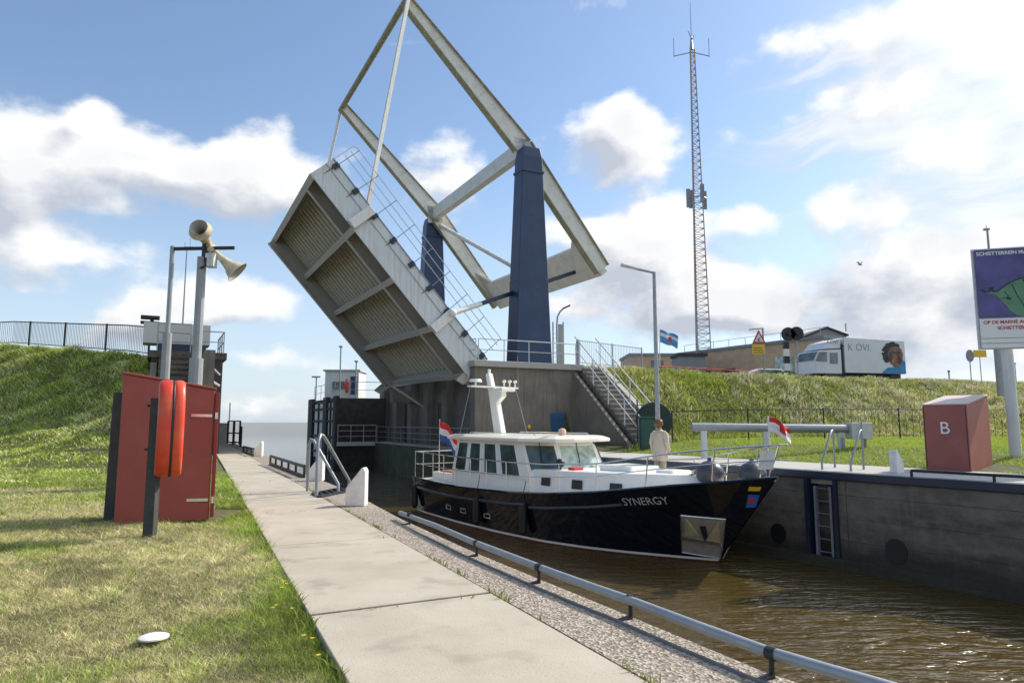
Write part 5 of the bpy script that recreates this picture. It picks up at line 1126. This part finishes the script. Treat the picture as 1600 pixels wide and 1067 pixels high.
for r_ in ([(.9,.9),(1.0,.6),(1.15,.3),(1.2,.02)],[(.6,.5),(.8,.55),(.7,.7)]):
    for q0,q1 in zip(r_[:-1],r_[1:]): mb.beam(SG(q0[0]*.93,lz+q0[1]*hgt,.041),SG(q1[0]*.93,lz+q1[1]*hgt,.041),.012,.015)
mb.build('map_lines',M['navy2'],t)
mb = MB()
for a,b in ((.74,.5),(1.15,.98),(.35,.80)): mb.prism([SG(a-.05,lz+b*hgt-.03,.04),SG(a+.05,lz+b*hgt-.03,.04),SG(a+.05,lz+b*hgt+.03,.04),SG(a-.05,lz+b*hgt+.03,.04)],Vector((-yR.y,yR.x,0))*-.004)
mb.each('map_marker',M['black'],t)
# second, taller pole behind the sign
q = P(1549,360,42); qb = P(1562,588,42); t = thing('camera_pole','tall grey pole with small head rising behind the information sign','pole',(qb.x,42,hz(qb.x,42)))
mb = MB(); mb.tube([(qb.x,42,2.8),(qb.x,42,6.2)],.2,10); mb.tube([(qb.x,42,6.2),(qb.x,42,q.z)],.10,10,.06); mb.build('pole', M['steel'], t); mb = MB(); mb.box(qb.x-.2,qb.x+.1,41.9,42.1,q.z,q.z+.12); mb.tube([(qb.x-.05,42,q.z),(qb.x-.05,42,q.z+.35)],.02,6); mb.build('camera_head', M['steel'], t)
def P2(u, v, D, z0): p = P(u,v,D); return p
# small signs at crest
q = P(1515,556,46); t = thing('round_sign','round grey road sign seen from behind on the crest left of the yellow plate','road sign',(q.x,46,GZ)); mb = MB(); mb.tube([(q.x,46,3.0),(q.x,46,q.z)],.035,6); mb.build('post', M['steel'], t); mb = MB(); mb.add([(q.x+.27*math.cos(a)+0,46-dy,q.z+.42*math.sin(a)) for dy in (.03,.06) for a in np.linspace(0,2*math.pi,20,endpoint=False)],[tuple(range(20)),tuple(range(20,40))]+[(i,(i+1)%20,(i+1)%20+20,i+20) for i in range(20)]); mb.build('plate', M['grey'], t)
q0, q1 = P(1522,558,46), P(1541,547,46); t = thing('yellow_sign','small yellow rectangular sign on the crest beside the information sign','road sign',(q0.x,46,GZ)); mb = MB(); mb.box(q0.x,q1.x,46,46.03,q0.z,q1.z); mb.build('plate', M['yellow'], t); mb = MB(); xm = (q0.x+q1.x)/2; mb.tube([(xm,46.06,3.0),(xm,46.06,q1.z)],.03,6); mb.build('post', M['steel'], t)
# warning sign
D = 43; x = P(1186,560,D).x; t = thing('warning_sign','red bordered triangle warning sign above a yellow plate on the crest','road sign',(x,D,GZ))
mb = MB(); x2 = P(1194,560,D).x; mb.tube([(x2,D+.08,2.9),(x2,D+.08,P(1190,513,D).z)],.04,8); mb.build('post', M['steel'], t)
def tri(s_, y): 
    c = P(1186,529,D); w = P(1197,529,D).x-c.x; zt_ = P(0,515,D).z; zb_ = P(0,537,D).z; zc = zb_+(zt_-zb_)*.36
    return [(c.x-w*s_,y,zc+(zb_-zc)*s_),(c.x+w*s_,y,zc+(zb_-zc)*s_),(c.x,y,zc+(zt_-zc)*s_)]
mb = MB(); mb.prism(tri(1,D),(0,.03,0)); tr = mb.build('triangle', M['redsign'], t); mb = MB(); mb.prism(tri(.62,D-.006),(0,.004,0)); mb.build('symbol_field', M['whitesign'], tr)
mb = MB(); c = P(1186,530,D); mb.box(c.x-.11,c.x+.09,D-.012,D-.008,c.z-.12,c.z-.06); mb.beam((c.x-.08,D-.01,c.z-.06),(c.x+.10,D-.01,c.z+.12),.01,.05); mb.build('bridge_symbol', M['black'], tr)
q0,q1 = P(1176,553,D),P(1195,538,D); mb = MB(); mb.box(q0.x,q1.x,D,D+.03,q0.z,q1.z); yp = mb.build('yellow_plate', M['yellow'], t)
mb = MB()
for k in range(3): mb.box(q0.x+.06,q1.x-.08-.05*k,D-.006,D-.002,q0.z+.08+k*.14,q0.z+.12+k*.14)
mb.build('text_lines', M['black'], yp)
q = P(1171,515,47); q2 = P(1192,513,47); t = thing('street_lamp','low flat headed street lamp just above the warning sign','street lamp',(q2.x,47,GZ)); mb = MB(); mb.tube([(q2.x,47,3),(q2.x,47,q2.z)],.055,8); mb.build('pole', M['steel'], t); mb = MB(); mb.beam(q2,q,.2,.06); mb.build('lamp_head', M['steel'], t)
# level crossing style double signal
D = 45; t = thing('road_signal','road signal with black round backboards on a black and white banded post','traffic light',(P(1229,570,D).x,D,GZ))
for u,v in ((1232,522),(1245,521)):
    c = P(u,v,D-.1); mb = MB(); mb.tube([(c.x,D-.14,c.z),(c.x,D-.02,c.z)],.46,24); o = mb.build('backboard', M['black'], t, bevel=.02)
    mb = MB(); mb.tube([(c.x,D-.32,c.z),(c.x,D-.145,c.z)],.12,12); mb.build('lamp_hood', M['dark'], o)
x = P(1229,560,D).x; zt_ = P(0,534,D).z
for k in range(6): mb = MB(); h_ = (zt_-3.6)/6; mb.box(x-.17,x+.17,D-.12,D+.12,3.6+k*h_,3.6+(k+1)*h_-.002); mb.build('post_band', M['black'] if k%2 else M['whitesign'], t)
x = P(1246,560,D).x; mb = MB(); mb.tube([(x,D,3.0),(x,D,P(0,520,D).z)],.05,8); mb.build('rear_post', M['steel'], t)
# ---------------------------------------------------------------- truck
tA, tB = P(1276,590,50), P(1417,590,52); TD = (tB-tA); TD.z = 0; TL_ = TD.length; TD.normalize(); TN = Vector((-TD.y,TD.x,0)); TZ = 3.75
def TK(a, b, z): return Vector((tA.x,tA.y,TZ))+TD*a+TN*b+Vector((0,0,z))
truck = thing('truck','white box truck with a printed portrait on its side driving left behind the crest','truck',TK(3,1,0))
zt_ = P(1420,533,52).z-TZ; zf = P(1325,527,50.6).z-TZ
mb = MB(TK); mb.prism([(2.55,0,1.1),(TL_,0,1.1),(TL_,0,zt_-.0),(2.55,0,zf)],(0,2.5,0)); mb.build('cargo_box', M['truckwhite'], truck, bevel=.02)
mb = MB(TK); cz = P(1285,548,50).z-TZ; cab_ = [(0.05,1.0),(2.3,1.0),(2.3,cz+.18),(.45,cz+.05),(.08,2.1)]; mb.prism([(a,.05,z) for a,z in cab_],(0,2.4,0)); cb = mb.build('cab', M['truckwhite'], truck, bevel=.05)
mb = MB(TK); mb.prism([(.75,.15,cz+.16),(2.35,.15,cz+.25),(2.4,.15,zf-.05),(1.25,.15,zf-.35)],(0,2.2,0)); mb.build('roof_deflector', M['truckwhite'], truck, bevel=.05)
mb = MB(TK); mb.prism([(.03,.02,1.9),(1.0,.02,1.9),(1.05,.02,cz-.05),(.38,.02,cz-.08)],(0,.04,0)); mb.prism([(1.25,.02,1.75),(1.95,.02,1.75),(1.95,.02,cz-.1),(1.3,.02,cz-.1)],(0,.04,0)); mb.build('side_window', M['glass'], cb)
mb = MB(TK); mb.prism([(.02,.25,2.0),(.02,2.25,2.0),(.40,2.25,cz-.03),(.40,.25,cz-.03)],(-.03,0,0)); mb.build('windscreen', M['glass'], cb)
mb = MB(TK); mb.box(2.36,2.52,.1,2.4,1.0,zf-.5); mb.build('gap_panel', M['dark'], truck)
for a in (1.1,4.6,TL_-1.2):
    for b in (.0,2.2): mb = MB(TK); mb.tube([(a,b,.5),(a,b+.3,.5)],.5,16); mb.build('wheel', M['rubber'], truck)
mb = MB(TK); mb.box(.3,TL_,.6,1.9,.7,1.09); mb.build('chassis', M['dark'], truck)
def tflat(name, pts, m, o=.012): mb = MB(TK); mb.prism([(a,-o,z) for a,z in pts],(0,.006,0)); return mb.build(name, m, truck)
cx_, cz_ = TL_-1.10, 2.62; M['printshade'] = mat('portrait_shadow',(.07,.035,.03),.6,0,.4,3)
def blob(cx,cz,rx,rz,k=28,j=.0,sd=1): rr = random.Random(sd); return [(cx+rx*math.cos(t)*(1+rr.uniform(-j,j)),cz+rz*math.sin(t)*(1+rr.uniform(-j,j))) for t in [2*math.pi*i/k for i in range(k)]]
tflat('printed_clothes',[(TL_-2.3,1.12),(TL_-.05,1.12),(TL_-.05,2.0),(TL_-.35,2.25),(TL_-1.1,1.6),(TL_-1.7,1.55)],M['bluecloth'],.014)
mb = MB(TK); r9 = random.Random(9)
for k in range(190):
    t_ = r9.uniform(.30,1.30)*math.pi; rr9 = r9.uniform(.62,1.02); hx_, hz_ = cx_+.02+math.cos(t_)*.98*rr9, cz_-.02+math.sin(t_)*.86*rr9
    if hx_ > TL_-.1 or hz_ > 3.55: continue
    mb.prism([(a,-.018-.00008*k,z) for a,z in blob(hx_,hz_,r9.uniform(.05,.12),r9.uniform(.05,.11),9,.2,k)],(0,.003,0))
mb.build('printed_hair',M['hairblk'],truck)
tflat('printed_face',[(cx_-.42,cz_+.35),(cx_-.15,cz_+.52),(cx_+.35,cz_+.55),(cx_+.72,cz_+.40),(cx_+.86,cz_+.0),(cx_+.80,cz_-.45),(cx_+.5,cz_-.95),(cx_+.1,cz_-1.05),(cx_-.30,cz_-.75),(cx_-.48,cz_-.25)],M['brownface'],.036)
tflat('printed_shadow',blob(cx_-.28,cz_-.25,.14,.42,16,.15,2),M['printshade'],.040); tflat('printed_shadow',blob(cx_+.5,cz_-.5,.20,.30,16,.2,4),M['printshade'],.040)
for a_ in (cx_-.02,cx_+.48): tflat('printed_eye',blob(a_,cz_+.10,.12,.045,12),M['hairblk'],.043)
tflat('printed_mouth',blob(cx_+.22,cz_-.50,.17,.055,14),M['rust'],.043)
txt_on(truck,'side_lettering','K OVI.',.75,TK(3.9,-.012,3.0),TD,(0,0,1),M['grey'],bold=-.008)
txt_on(truck,'cab_lettering','KOVI',.42,TK(1.65,.13,cz+.72),TD,(0,0,1),M['grey'])
# white car, mostly hidden by the crest
cA = P(1152,575,49); 
def CR(a, b, z): return Vector((cA.x,49,3.62))+Vector((a,b+.06*a,z))
car = thing('car','white car almost hidden behind the grass crest below the warning sign','car',CR(2,0,0))
mb = MB(CR); mb.prism([(0,0,.3),(4.3,0,.3),(4.35,0,.8),(3.9,0,.95),(3.3,0,1.38),(1.6,0,1.42),(.9,0,.98),(.05,0,.8)],(0,1.7,0)); mb.build('body', M['carwhite'], car, bevel=.08)
mb = MB(CR); mb.prism([(1.05,-.01,.98),(1.68,-.01,1.34),(3.2,-.01,1.31),(3.65,-.01,.98)],(0,.02,0)); mb.build('window', M['glass'], car)
for a in (.8,3.5): mb = MB(CR); mb.tube([(a,-.02,.32),(a,.2,.32)],.32,14); mb.build('wheel', M['rubber'], car)
# ---------------------------------------------------------------- buildings beyond
bA, bB = P(1060,560,78), P(1288,560,62); bd = (bB-bA); bd.z = 0; bl_ = bd.length; bd.normalize(); bn = Vector((-bd.y,bd.x,0)); bn = bn if bn.y > 0 else -bn
def BD(a, b, z): return Vector((bA.x,bA.y,0))+bd*a+bn*b+Vector((0,0,z))
zT = P(1283,529,62).z; bb = thing('brick_building','long flat roofed orange brown brick building behind the dyke crest','building',BD(10,0,3))
mb = MB(BD); mb.box(0,bl_,0,12,2,zT); mb.build('wall', M['brick'], bb); mb = MB(BD); mb.box(-.2,bl_+.2,-.2,12.2,zT,zT+.3); mb.build('roof_edge', M['grey'], bb)
mb = MB(BD); mb.box(bl_-7.5,bl_-.3,-.35,-.002,2,zT-.9); mb.build('yellow_brick_bay', M['brickL'], bb)
mb = MB(BD); mb.box(bl_-5.0,bl_-3.0,-.42,-.36,3,zT-1.3); mb.build('window', M['glassgreen'], bb)
for a in np.arange(3,bl_-9,3.4): mb = MB(BD); mb.box(a,a+1.8,-.05,-.002,zT-3.4,zT-2.0); mb.build('window', M['glass' if int(a*7)%3 else 'blue'], bb)
mb = MB(BD); mb.box(9,20,-3,-.1,2,zT-3.6); mb.build('front_extension', mat('terracotta_panel',(.50,.27,.16),.8), bb)
mb = MB(BD)
for a in np.arange(0,bl_,2.2): mb.tube([(a,1,zT+.3),(a,1,zT+1.2)],.03,4)
mb.tube([(0,1,zT+1.2),(bl_,1,zT+1.2)],.03,4); mb.build('roof_railing', M['steel'], bb)
q0,q1 = P(985,572,92),P(1116,556,92); rb_ = thing('brick_building','low brown brick row behind the flag, left of the lattice mast','building',((q0.x+q1.x)/2,92,3)); mb = MB(); mb.box(q0.x,q1.x,92,100,2,q1.z); mb.build('wall', M['brick'], rb_); mb = MB(); mb.box(q0.x-.2,q1.x+.2,91.8,100.2,q1.z,q1.z+.35); mb.build('roof_edge', M['grey'], rb_)
for a_ in (.25,.5,.72): mb = MB(); xw = q0.x+(q1.x-q0.x)*a_; mb.box(xw,xw+1.6,91.93,91.99,q1.z-1.5,q1.z-.6); mb.build('window', M['glass'], rb_)
q0,q1 = P(1252,545,86),P(1322,518,86); hb = thing('grey_hall','grey hall with low pitched roof behind the brick building','building',((q0.x+q1.x)/2,92,3))
mb = MB(); xm = (q0.x+q1.x)/2; mb.prism([(q0.x,86,2),(q1.x,86,2),(q1.x,86,q1.z-.6),(xm+.4,86,q1.z+.4),(q0.x,86,q1.z-1.0)],(0,14,0)); mb.build('wall', M['grey'], hb)
mb = MB(); mb.prism([(q1.x+.2,85.7,q1.z-.59),(xm+.4,85.7,q1.z+.41),(q0.x-.2,85.7,q1.z-.99),(q0.x-.2,85.7,q1.z-.79),(xm+.4,85.7,q1.z+.61),(q1.x+.2,85.7,q1.z-.39)],(0,14.6,0)); mb.build('roof', M['asphalt'], hb)
mb = MB(); mb.tube([(q1.x,86,q1.z),(q1.x,86,P(1320,505,86).z)],.08,5); mb.build('mast', M['steel'], hb)
q0,q1 = P(1062,575,70),P(1102,552,70); cbn = thing('equipment_cabin','low grey equipment cabin at the foot of the lattice mast','cabin',(q0.x,70,3)); mb = MB(); mb.box(q0.x,q1.x,70,73,2,q1.z-.3); mb.build('wall', M['grey'], cbn); mb = MB(); mb.box(q0.x-.2,q1.x+.2,69.8,73.2,q1.z-.3,q1.z); mb.build('roof', M['asphalt'], cbn)
# ---------------------------------------------------------------- lattice mast
D = 75; mt = thing('lattice_mast','tall slender red and white lattice radio mast with antennas','mast',(P(1096,575,D).x,D,3))
base = P(1097,572,D); top = P(1076,78,D); x0 = base.x; zt_ = top.z; H_ = zt_-3
xt = x0
nseg = 26
def mw(t): return .80*(1-t)**1.0+.30
def mc(k, t): a = [R(100),R(220),R(340)][k]; return Vector((x0+mw(t)*math.cos(a),D+mw(t)*math.sin(a),3+H_*t))
for s0_ in range(nseg):
    pass
for band in range(7):
    mb = MB(); mm = 'flagwhite' if band%2 else 'mastred'
    i0, i1 = round(nseg*2*band/7), round(nseg*2*(band+1)/7)
    for i in range(i0,i1):
        t0, t1 = i/(nseg*2), (i+1)/(nseg*2)
        for k in range(3):
            a,b = mc(k,t0),mc(k,t1); c2 = mc((k+1)%3,t1); c3 = mc((k+1)%3,t0)
            mb.tube([a,b],.075,4); mb.tube([a,c2],.036,3); mb.tube([a,c3],.038,3)
    if mm not in M: M[mm] = mat('mast_red_grey',(.42,.28,.25),.6,0,.2,3)
    mb.build('mast_section', M['steel'] if band%2 else M[mm], mt)
zc = P(0,312,D).z
for k in range(4):
    a = R(20+90*k); mb = MB(); cx, cy = x0+1.1*math.cos(a), D+1.1*math.sin(a); mb.box(cx-.2,cx+.2,cy-.12,cy+.12,zc-1.0+.35*(k%2),zc+1.1+.35*(k%2)); mb.build('panel_antenna', M['grey'], mt)
mb = MB(); mb.tube([(x0+1.1*math.cos(a_),D+1.1*math.sin(a_),zc) for a_ in np.linspace(0,6.28,13)],.06,4); mb.build('antenna_ring', M['steel'], mt)
for dx,u in ((-1,1045),(1,1100)):
    q = P(u,90,D); mb = MB(); xx_ = x0+(q.x-P(1073,90,D).x); mb.tube([(x0,D,zt_-.3),(xx_,D,zt_-.8)],.06,5); mb.tube([(xx_,D,zt_-.9),(xx_,D,zt_+1.4)],.04,5); mb.build('side_aerial', M['steel'], mt)
mb = MB(); mb.tube([(x0,D,zt_),(x0,D,zt_+1.6)],.22,6,.1); mb.tube([(x0,D,zt_+1.6),(x0,D,P(0,5,D).z)],.05,5,.03); mb.build('top_aerial', M['steel'], mt)
for dz,dx in ((.9,.35),(1.4,-.35)): mb = MB(); mb.tube([(x0,D,zt_+dz),(x0+dx,D,zt_+dz+.9)],.05,4); mb.build('dipole', M['steel'], mt)
# gull
gp_ = P(1344,414,45); g_ = thing('gull','small dark bird in flight high above the truck','bird',gp_)
mb = MB(); mb.tube([gp_+Vector((-.18,0,.02)),gp_+Vector((-.07,0,.02)),gp_,gp_+Vector((.10,0,-.01)),gp_+Vector((.16,.0,.01))],[.01,.03,.042,.03,.01],8); mb.add([gp_+Vector(v) for v in ((-.05,.02,.02),(.06,.02,.02),(.01,.1,.22),(-.16,.2,.27))],[(0,1,2,3)]); mb.add([gp_+Vector(v) for v in ((-.05,-.02,.02),(.06,-.02,.02),(.07,-.2,.15),(.0,-.4,.19))],[(0,1,2,3)]); o = mb.build('body', M['grey'], g_, recalc=False)
# distant horizon fields and posts right of the truck
for i,(u,v,h_) in enumerate(((1483,585,.6),(1586,575,.9))):
    q = P(u,v,50); mb = MB(); mb.tube([(q.x,50,3),(q.x,50,q.z+h_*.3)],.05,6); mb.tube([(q.x,50,q.z+h_*.3),(q.x,50,q.z+h_*.3+.12)],.09,6); tag(mb.build('marker_post', M['grey']),('short grey marker post on the crest right of the truck','short grey marker post on the crest right of the sign pole')[i],'post')
# ---------------------------------------------------------------- vegetation
def leafmat(name, trans=.35):
    m = bpy.data.materials.new(name); m.use_nodes = True; nt = m.node_tree; nt.nodes.clear()
    out = N(nt,'ShaderNodeOutputMaterial'); at_ = N(nt,'ShaderNodeAttribute',attribute_name='col')
    d = N(nt,'ShaderNodeBsdfPrincipled',ins={'Base Color':at_.outputs['Color'],'Roughness':.75,'Specular IOR Level':.25}); t = N(nt,'ShaderNodeBsdfTranslucent',ins={0:at_.outputs['Color']})
    mx = N(nt,'ShaderNodeMixShader',ins={0:trans}); nt.links.new(d.outputs[0],mx.inputs[1]); nt.links.new(t.outputs[0],mx.inputs[2]); nt.links.new(mx.outputs[0],out.inputs[0]); return m
LM = leafmat('grass_blades')
def blades(name, x, y, z, h, w, lean, col, cat_label):
    n = len(x); th = rng.uniform(0,2*np.pi,n); dx, dy = np.cos(th)*w/2, np.sin(th)*w/2; la = rng.uniform(0,2*np.pi,n); lx, ly = np.cos(la)*lean*h, np.sin(la)*lean*h
    v = np.empty((n,5,3))
    v[:,0] = np.stack([x-dx,y-dy,z-.01],-1); v[:,1] = np.stack([x+dx,y+dy,z-.01],-1)
    v[:,2] = np.stack([x+dx*.75+lx*.35,y+dy*.75+ly*.35,z+h*.55],-1); v[:,3] = np.stack([x-dx*.75+lx*.35,y-dy*.75+ly*.35,z+h*.55],-1); v[:,4] = np.stack([x+lx,y+ly,z+h],-1)
    me = bpy.data.meshes.new(name); me.vertices.add(n*5); me.vertices.foreach_set('co', v.reshape(-1))
    b = np.arange(n)[:,None]*5; loops = np.concatenate([b,b+1,b+2,b+3,b+3,b+2,b+4],1).reshape(-1).astype(np.int32)
    me.loops.add(n*7); me.loops.foreach_set('vertex_index', loops); me.polygons.add(n*2)
    ls = np.stack([np.arange(n)*7,np.arange(n)*7+4],-1).reshape(-1).astype(np.int32); me.polygons.foreach_set('loop_start', ls)
    me.update(); me.validate()
    ca = me.color_attributes.new('col','FLOAT_COLOR','POINT'); c4 = np.ones((n,5,4),np.float32); c4[:,:,:3] = col[:,None,:]; ca.data.foreach_set('color', c4.reshape(-1))
    me.materials.append(LM); o = bpy.data.objects.new(name, me); C.objects.link(o); return tag(o, kind='stuff', label=cat_label, cat='grass')
def mixc(t, a, b): return np.asarray(a)[None,:]*(1-t[:,None])+np.asarray(b)[None,:]*t[:,None]
# near lawn
n = 370000; Dy = np.exp(rng.uniform(math.log(2.6),math.log(16),n)); X = -Dy*.80+rng.uniform(0,1,n)*(Dy*.80+0.0)*1.0; Xl = PA[0].x+(PA[1].x-PA[0].x)*(Dy-PA[0].y)/(PA[1].y-PA[0].y)
X = Xl-.0-rng.uniform(0,1,n)**1.1*(Dy*.92+Xl+.3); edge = np.clip((Xl-X)/.45,0,1)
ok = np.ones(n,bool); ok &= ~((X<-3.6)&(X>-5.2)&(Dy>8.4)&(Dy<9.8)); X,Dy,edge,Xl = X[ok],Dy[ok],edge[ok],Xl[ok]; n = len(X)
Z = hL(X,Dy)
big = fbm(X,Dy,.9,21); mid = fbm(X,Dy,3.5,25); rnd = rng.uniform(0,1,n)
green = np.clip((big-.50)*3.4+.20+.62*(1-edge)+np.clip(Dy-8,-2,9)*.03,0,1)*.72+.22*mid
dry = mixc(rnd,(.36,.31,.15),(.62,.54,.32)); gr = mixc(rnd,(.13,.20,.025),(.30,.38,.07)); tt = (rng.uniform(0,1,n)<np.clip(green,.12,.92)).astype(float)
col = dry*(1-tt[:,None])+gr*tt[:,None]
dk = np.clip((fbm(X,Dy,1.7,77)-.56)*6,0,1); fine = vn(X,Dy,16,91)*.6+vn(X,Dy,34,92)*.4; lit_ = (.45+1.15*fine)*np.where(rng.uniform(0,1,n)<.12,.45,1.0); col *= ((1.0+.55*mid-.42*dk)*lit_)[:,None]
sc = np.clip(Dy/5,.55,3)
over = rng.uniform(0,1,n)
h = (.014+.034*rnd*(.3+1.3*fine))*np.where(tt>0,1.25,.75)*(1+.6*(1-edge)*(rng.uniform(0,1,n)<.3))*np.clip(sc,.8,1.5); wdt = .0044*sc*(.5+1.0*rng.uniform(0,1,n)**2)
blades('lawn_grass', X,Dy,Z,h,wdt,np.where(tt>0,rng.uniform(.3,1.4,n),rng.uniform(.8,3.2,n)),col,'short patchy dry and green lawn grass beside the path')
# weeds with yellow flowers along the path edge and in slab joints
n = 1800; yy = rng.uniform(3.2,13,n); off = rng.normal(0,.035,n); side = rng.uniform(0,1,n)<.6
XX = np.where(side, [path_l(a) for a in yy], [path_r(a)+.012 for a in yy])+np.where(side,-np.abs(off)*1.6,off*.25); pch = fbm(XX,yy,2.3,41)>.5; XX,yy,side = XX[pch],yy[pch],side[pch]; n = len(XX)
rnd = rng.uniform(0,1,n); blades('edge_weeds', XX,yy,np.full(n,.012),.03+.035*rnd,.006+.006*rnd,rng.uniform(.3,1.2,n),mixc(rnd,(.08,.14,.02),(.22,.26,.05)),'green weeds growing along the edges of the concrete path')
jx, jy = [], []
for y_ in ys:
    if 3.3 < y_ < 16:
        for k in range(46):
            f_ = random.random()
            if (math.sin(f_*17+y_*5)+math.sin(f_*41+y_)) < .55: continue
            xr_ = path_r(y_); xl_ = path_l(y_); jx.append(xl_+(xr_-xl_)*f_+random.gauss(0,.006)); jy.append(y_+(xr_-xl_)*f_*sl+random.gauss(0,.006))
jx, jy = np.array(jx), np.array(jy); rnd = rng.uniform(0,1,len(jx)); blades('joint_weeds', jx,jy,np.full(len(jx),.015),.02+.028*rnd,.006+.008*rnd,rng.uniform(.5,2,len(jx)),mixc(rnd,(.10,.13,.03),(.28,.26,.09)),'small tufts of weeds in the joints between the path slabs')
mb = MB(); rr_ = random.Random(4)
for k in range(11):
    y = rr_.uniform(3.4,5.4); x = path_l(y)-abs(rr_.gauss(0,.10))-.03; z = .045+rr_.uniform(0,.03)
    for j in range(5): a = 2*math.pi*j/5; mb.add([(x,y,z),(x+.013*math.cos(a),y+.013*math.sin(a),z+.004),(x+.013*math.cos(a+.8),y+.013*math.sin(a+.8),z+.004)],[(0,1,2)])
tag(mb.build('yellow_flowers', mat('flower_yellow',(.75,.55,.02),.7), recalc=False), 'tiny yellow flowers in the lawn edge beside the path','flowers', kind='stuff')
# left dyke
n = 170000; X = rng.uniform(-36,-9,n); Yc = np.interp(X,LCX,LCY); Y = Yc-12+rng.uniform(0,1,n)*12.4; Z = hL(X,Y); lim = np.array(PA[0].x+(PA[1].x-PA[0].x)*(Y-PA[0].y)/(PA[1].y-PA[0].y))
s, c = bsc(X, Y); ok = (X<lim-.02)&~((s<12.5)&(c>-5))&~((s<12.8)&(c>-.9)); X,Y,Z = X[ok],Y[ok],Z[ok]; n = len(X)
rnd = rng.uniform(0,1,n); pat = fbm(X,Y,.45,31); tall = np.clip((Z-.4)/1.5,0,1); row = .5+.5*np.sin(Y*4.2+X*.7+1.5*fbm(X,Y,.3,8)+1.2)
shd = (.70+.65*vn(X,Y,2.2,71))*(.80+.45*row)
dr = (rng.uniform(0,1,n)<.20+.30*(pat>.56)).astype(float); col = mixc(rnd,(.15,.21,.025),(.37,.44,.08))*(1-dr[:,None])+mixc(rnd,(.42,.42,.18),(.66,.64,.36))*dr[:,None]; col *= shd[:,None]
blades('dyke_grass', X,Y,Z,(.05+.14*rnd)*(.35+.65*tall)*(.6+.7*row)*(.6+.8*pat),.020+.022*rnd,rng.uniform(.5,1.8,n),col,'bright green rough grass covering the left dyke slope')
# right: strip and slope
n = 700000; X = rng.uniform(2.5,44,n); Y = rng.uniform(10,58,n); X2 = rng.uniform(3.5,44,60000); X = np.concatenate([X,X2]); Y = np.concatenate([Y,np.interp(X2,CRX,CRY)+rng.uniform(-1.4,1.2,60000)])
e = (X-RW1.x)*RN.x+(Y-RW1.y)*RN.y; s, c = bsc(X, Y); yc = np.interp(X,CRX,CRY); yf = np.interp(X,FTX,FTY)
ok = (e>2.96)&(Y<yc+1.2)&~((s>-2.98)&(c<-.9)&(c>-4.9))&(c<-.75)&(X/Y<1.05)&~((np.abs(X-11.6)<.75)&(np.abs(Y-17.1)<.8))
X,Y,yc,yf,e = X[ok],Y[ok],yc[ok],yf[ok],e[ok]; n = len(X); Z = hR(X,Y); rnd = rng.uniform(0,1,n); pat = fbm(X,Y,.35,51); pat2 = fbm(X,Y,1.3,55); slope = np.clip((Y-yf+.8)/1.2,0,1)
strip = slope<.1
pale = np.clip((X-13)/9,0,1)
dr = (rng.uniform(0,1,n)<np.where(strip,.10,.08+.30*pale+.32*(pat>.54))).astype(float)
g1 = mixc(rnd,(.12,.18,.02),(.33,.38,.07)); g2 = mixc(rnd,(.26,.38,.03),(.46,.56,.08)); gg = np.where(strip[:,None],g2,g1)
wh_ = ((rng.uniform(0,1,n)<.30)&(pat2>.53)&(X>11.5)&(Y>yc-5)&~strip).astype(float)
col = gg*(1-dr[:,None])+mixc(rnd,(.38,.35,.16),(.62,.56,.32))*dr[:,None]; col = col*(1-wh_[:,None])+mixc(rnd,(.52,.50,.42),(.66,.66,.58))*wh_[:,None]
col *= np.where(strip,1.0,.62+.75*fbm(X,Y,.8,61))[:,None]*(.8+.4*vn(X,Y,5,63))[:,None]
hh_ = np.where(strip,.035+.05*rnd,(.05+.28*rnd**1.5)*(.25+1.3*pat2)*(.6+.8*pat))
blades('slope_vegetation', X,Y,Z,hh_,np.where(strip,.016,.020+.026*rnd),rng.uniform(.4,1.5,n),col,'tall rough grass and weeds covering the right bank and slope')
# leafy clumps (shrubs) on the upper left of the slope and a dark one below the signal
def leaf_clump(name, label, cx, cy, cz, rx, ry, rz, n, ca, cb, ls, group=None):
    u_ = rng.normal(size=(n,3)); u_ /= np.linalg.norm(u_,axis=1)[:,None]; rad = rng.uniform(.55,1.05,n)**.6; lump = 1+.25*np.sin(u_[:,0]*5+cx)+.2*np.sin(u_[:,1]*7+cy)
    p = u_*np.array([rx,ry,rz])*(rad*lump)[:,None]; p[:,2] = np.abs(p[:,2]); p += np.array([cx,cy,cz]); a = rng.normal(size=(n,3)); a /= np.linalg.norm(a,axis=1)[:,None]; b = np.cross(a,rng.normal(size=(n,3))); b /= np.linalg.norm(b,axis=1)[:,None]; l = (ls*rng.uniform(.6,1.3,n))[:,None]
    v = np.stack([p-a*l,p+b*l*.5,p+a*l,p-b*l*.5],1); me = bpy.data.meshes.new(name); me.vertices.add(n*4); me.vertices.foreach_set('co', (v-np.array([cx,cy,cz])).reshape(-1)); me.loops.add(n*4); me.loops.foreach_set('vertex_index', np.arange(n*4,dtype=np.int32)); me.polygons.add(n); me.polygons.foreach_set('loop_start', (np.arange(n)*4).astype(np.int32)); me.update(); me.validate()
    cat_ = me.color_attributes.new('col','FLOAT_COLOR','POINT'); t = rng.uniform(0,1,n); c3 = mixc(t,ca,cb); c4 = np.ones((n,4,4),np.float32); c4[:,:,:3] = c3[:,None,:]; cat_.data.foreach_set('color', c4.reshape(-1)); me.materials.append(LM)
    o = bpy.data.objects.new(name, me); C.objects.link(o); o.location = (cx,cy,cz); return tag(o, label, 'shrub', group)
q = P(1218,580,43); leaf_clump('shrub','small dark green shrub on the crest below the road signal',q.x,42.6,hz(q.x,42.6)-.1,.7,.6,.65,1500,(.03,.06,.012),(.07,.12,.02),.06)
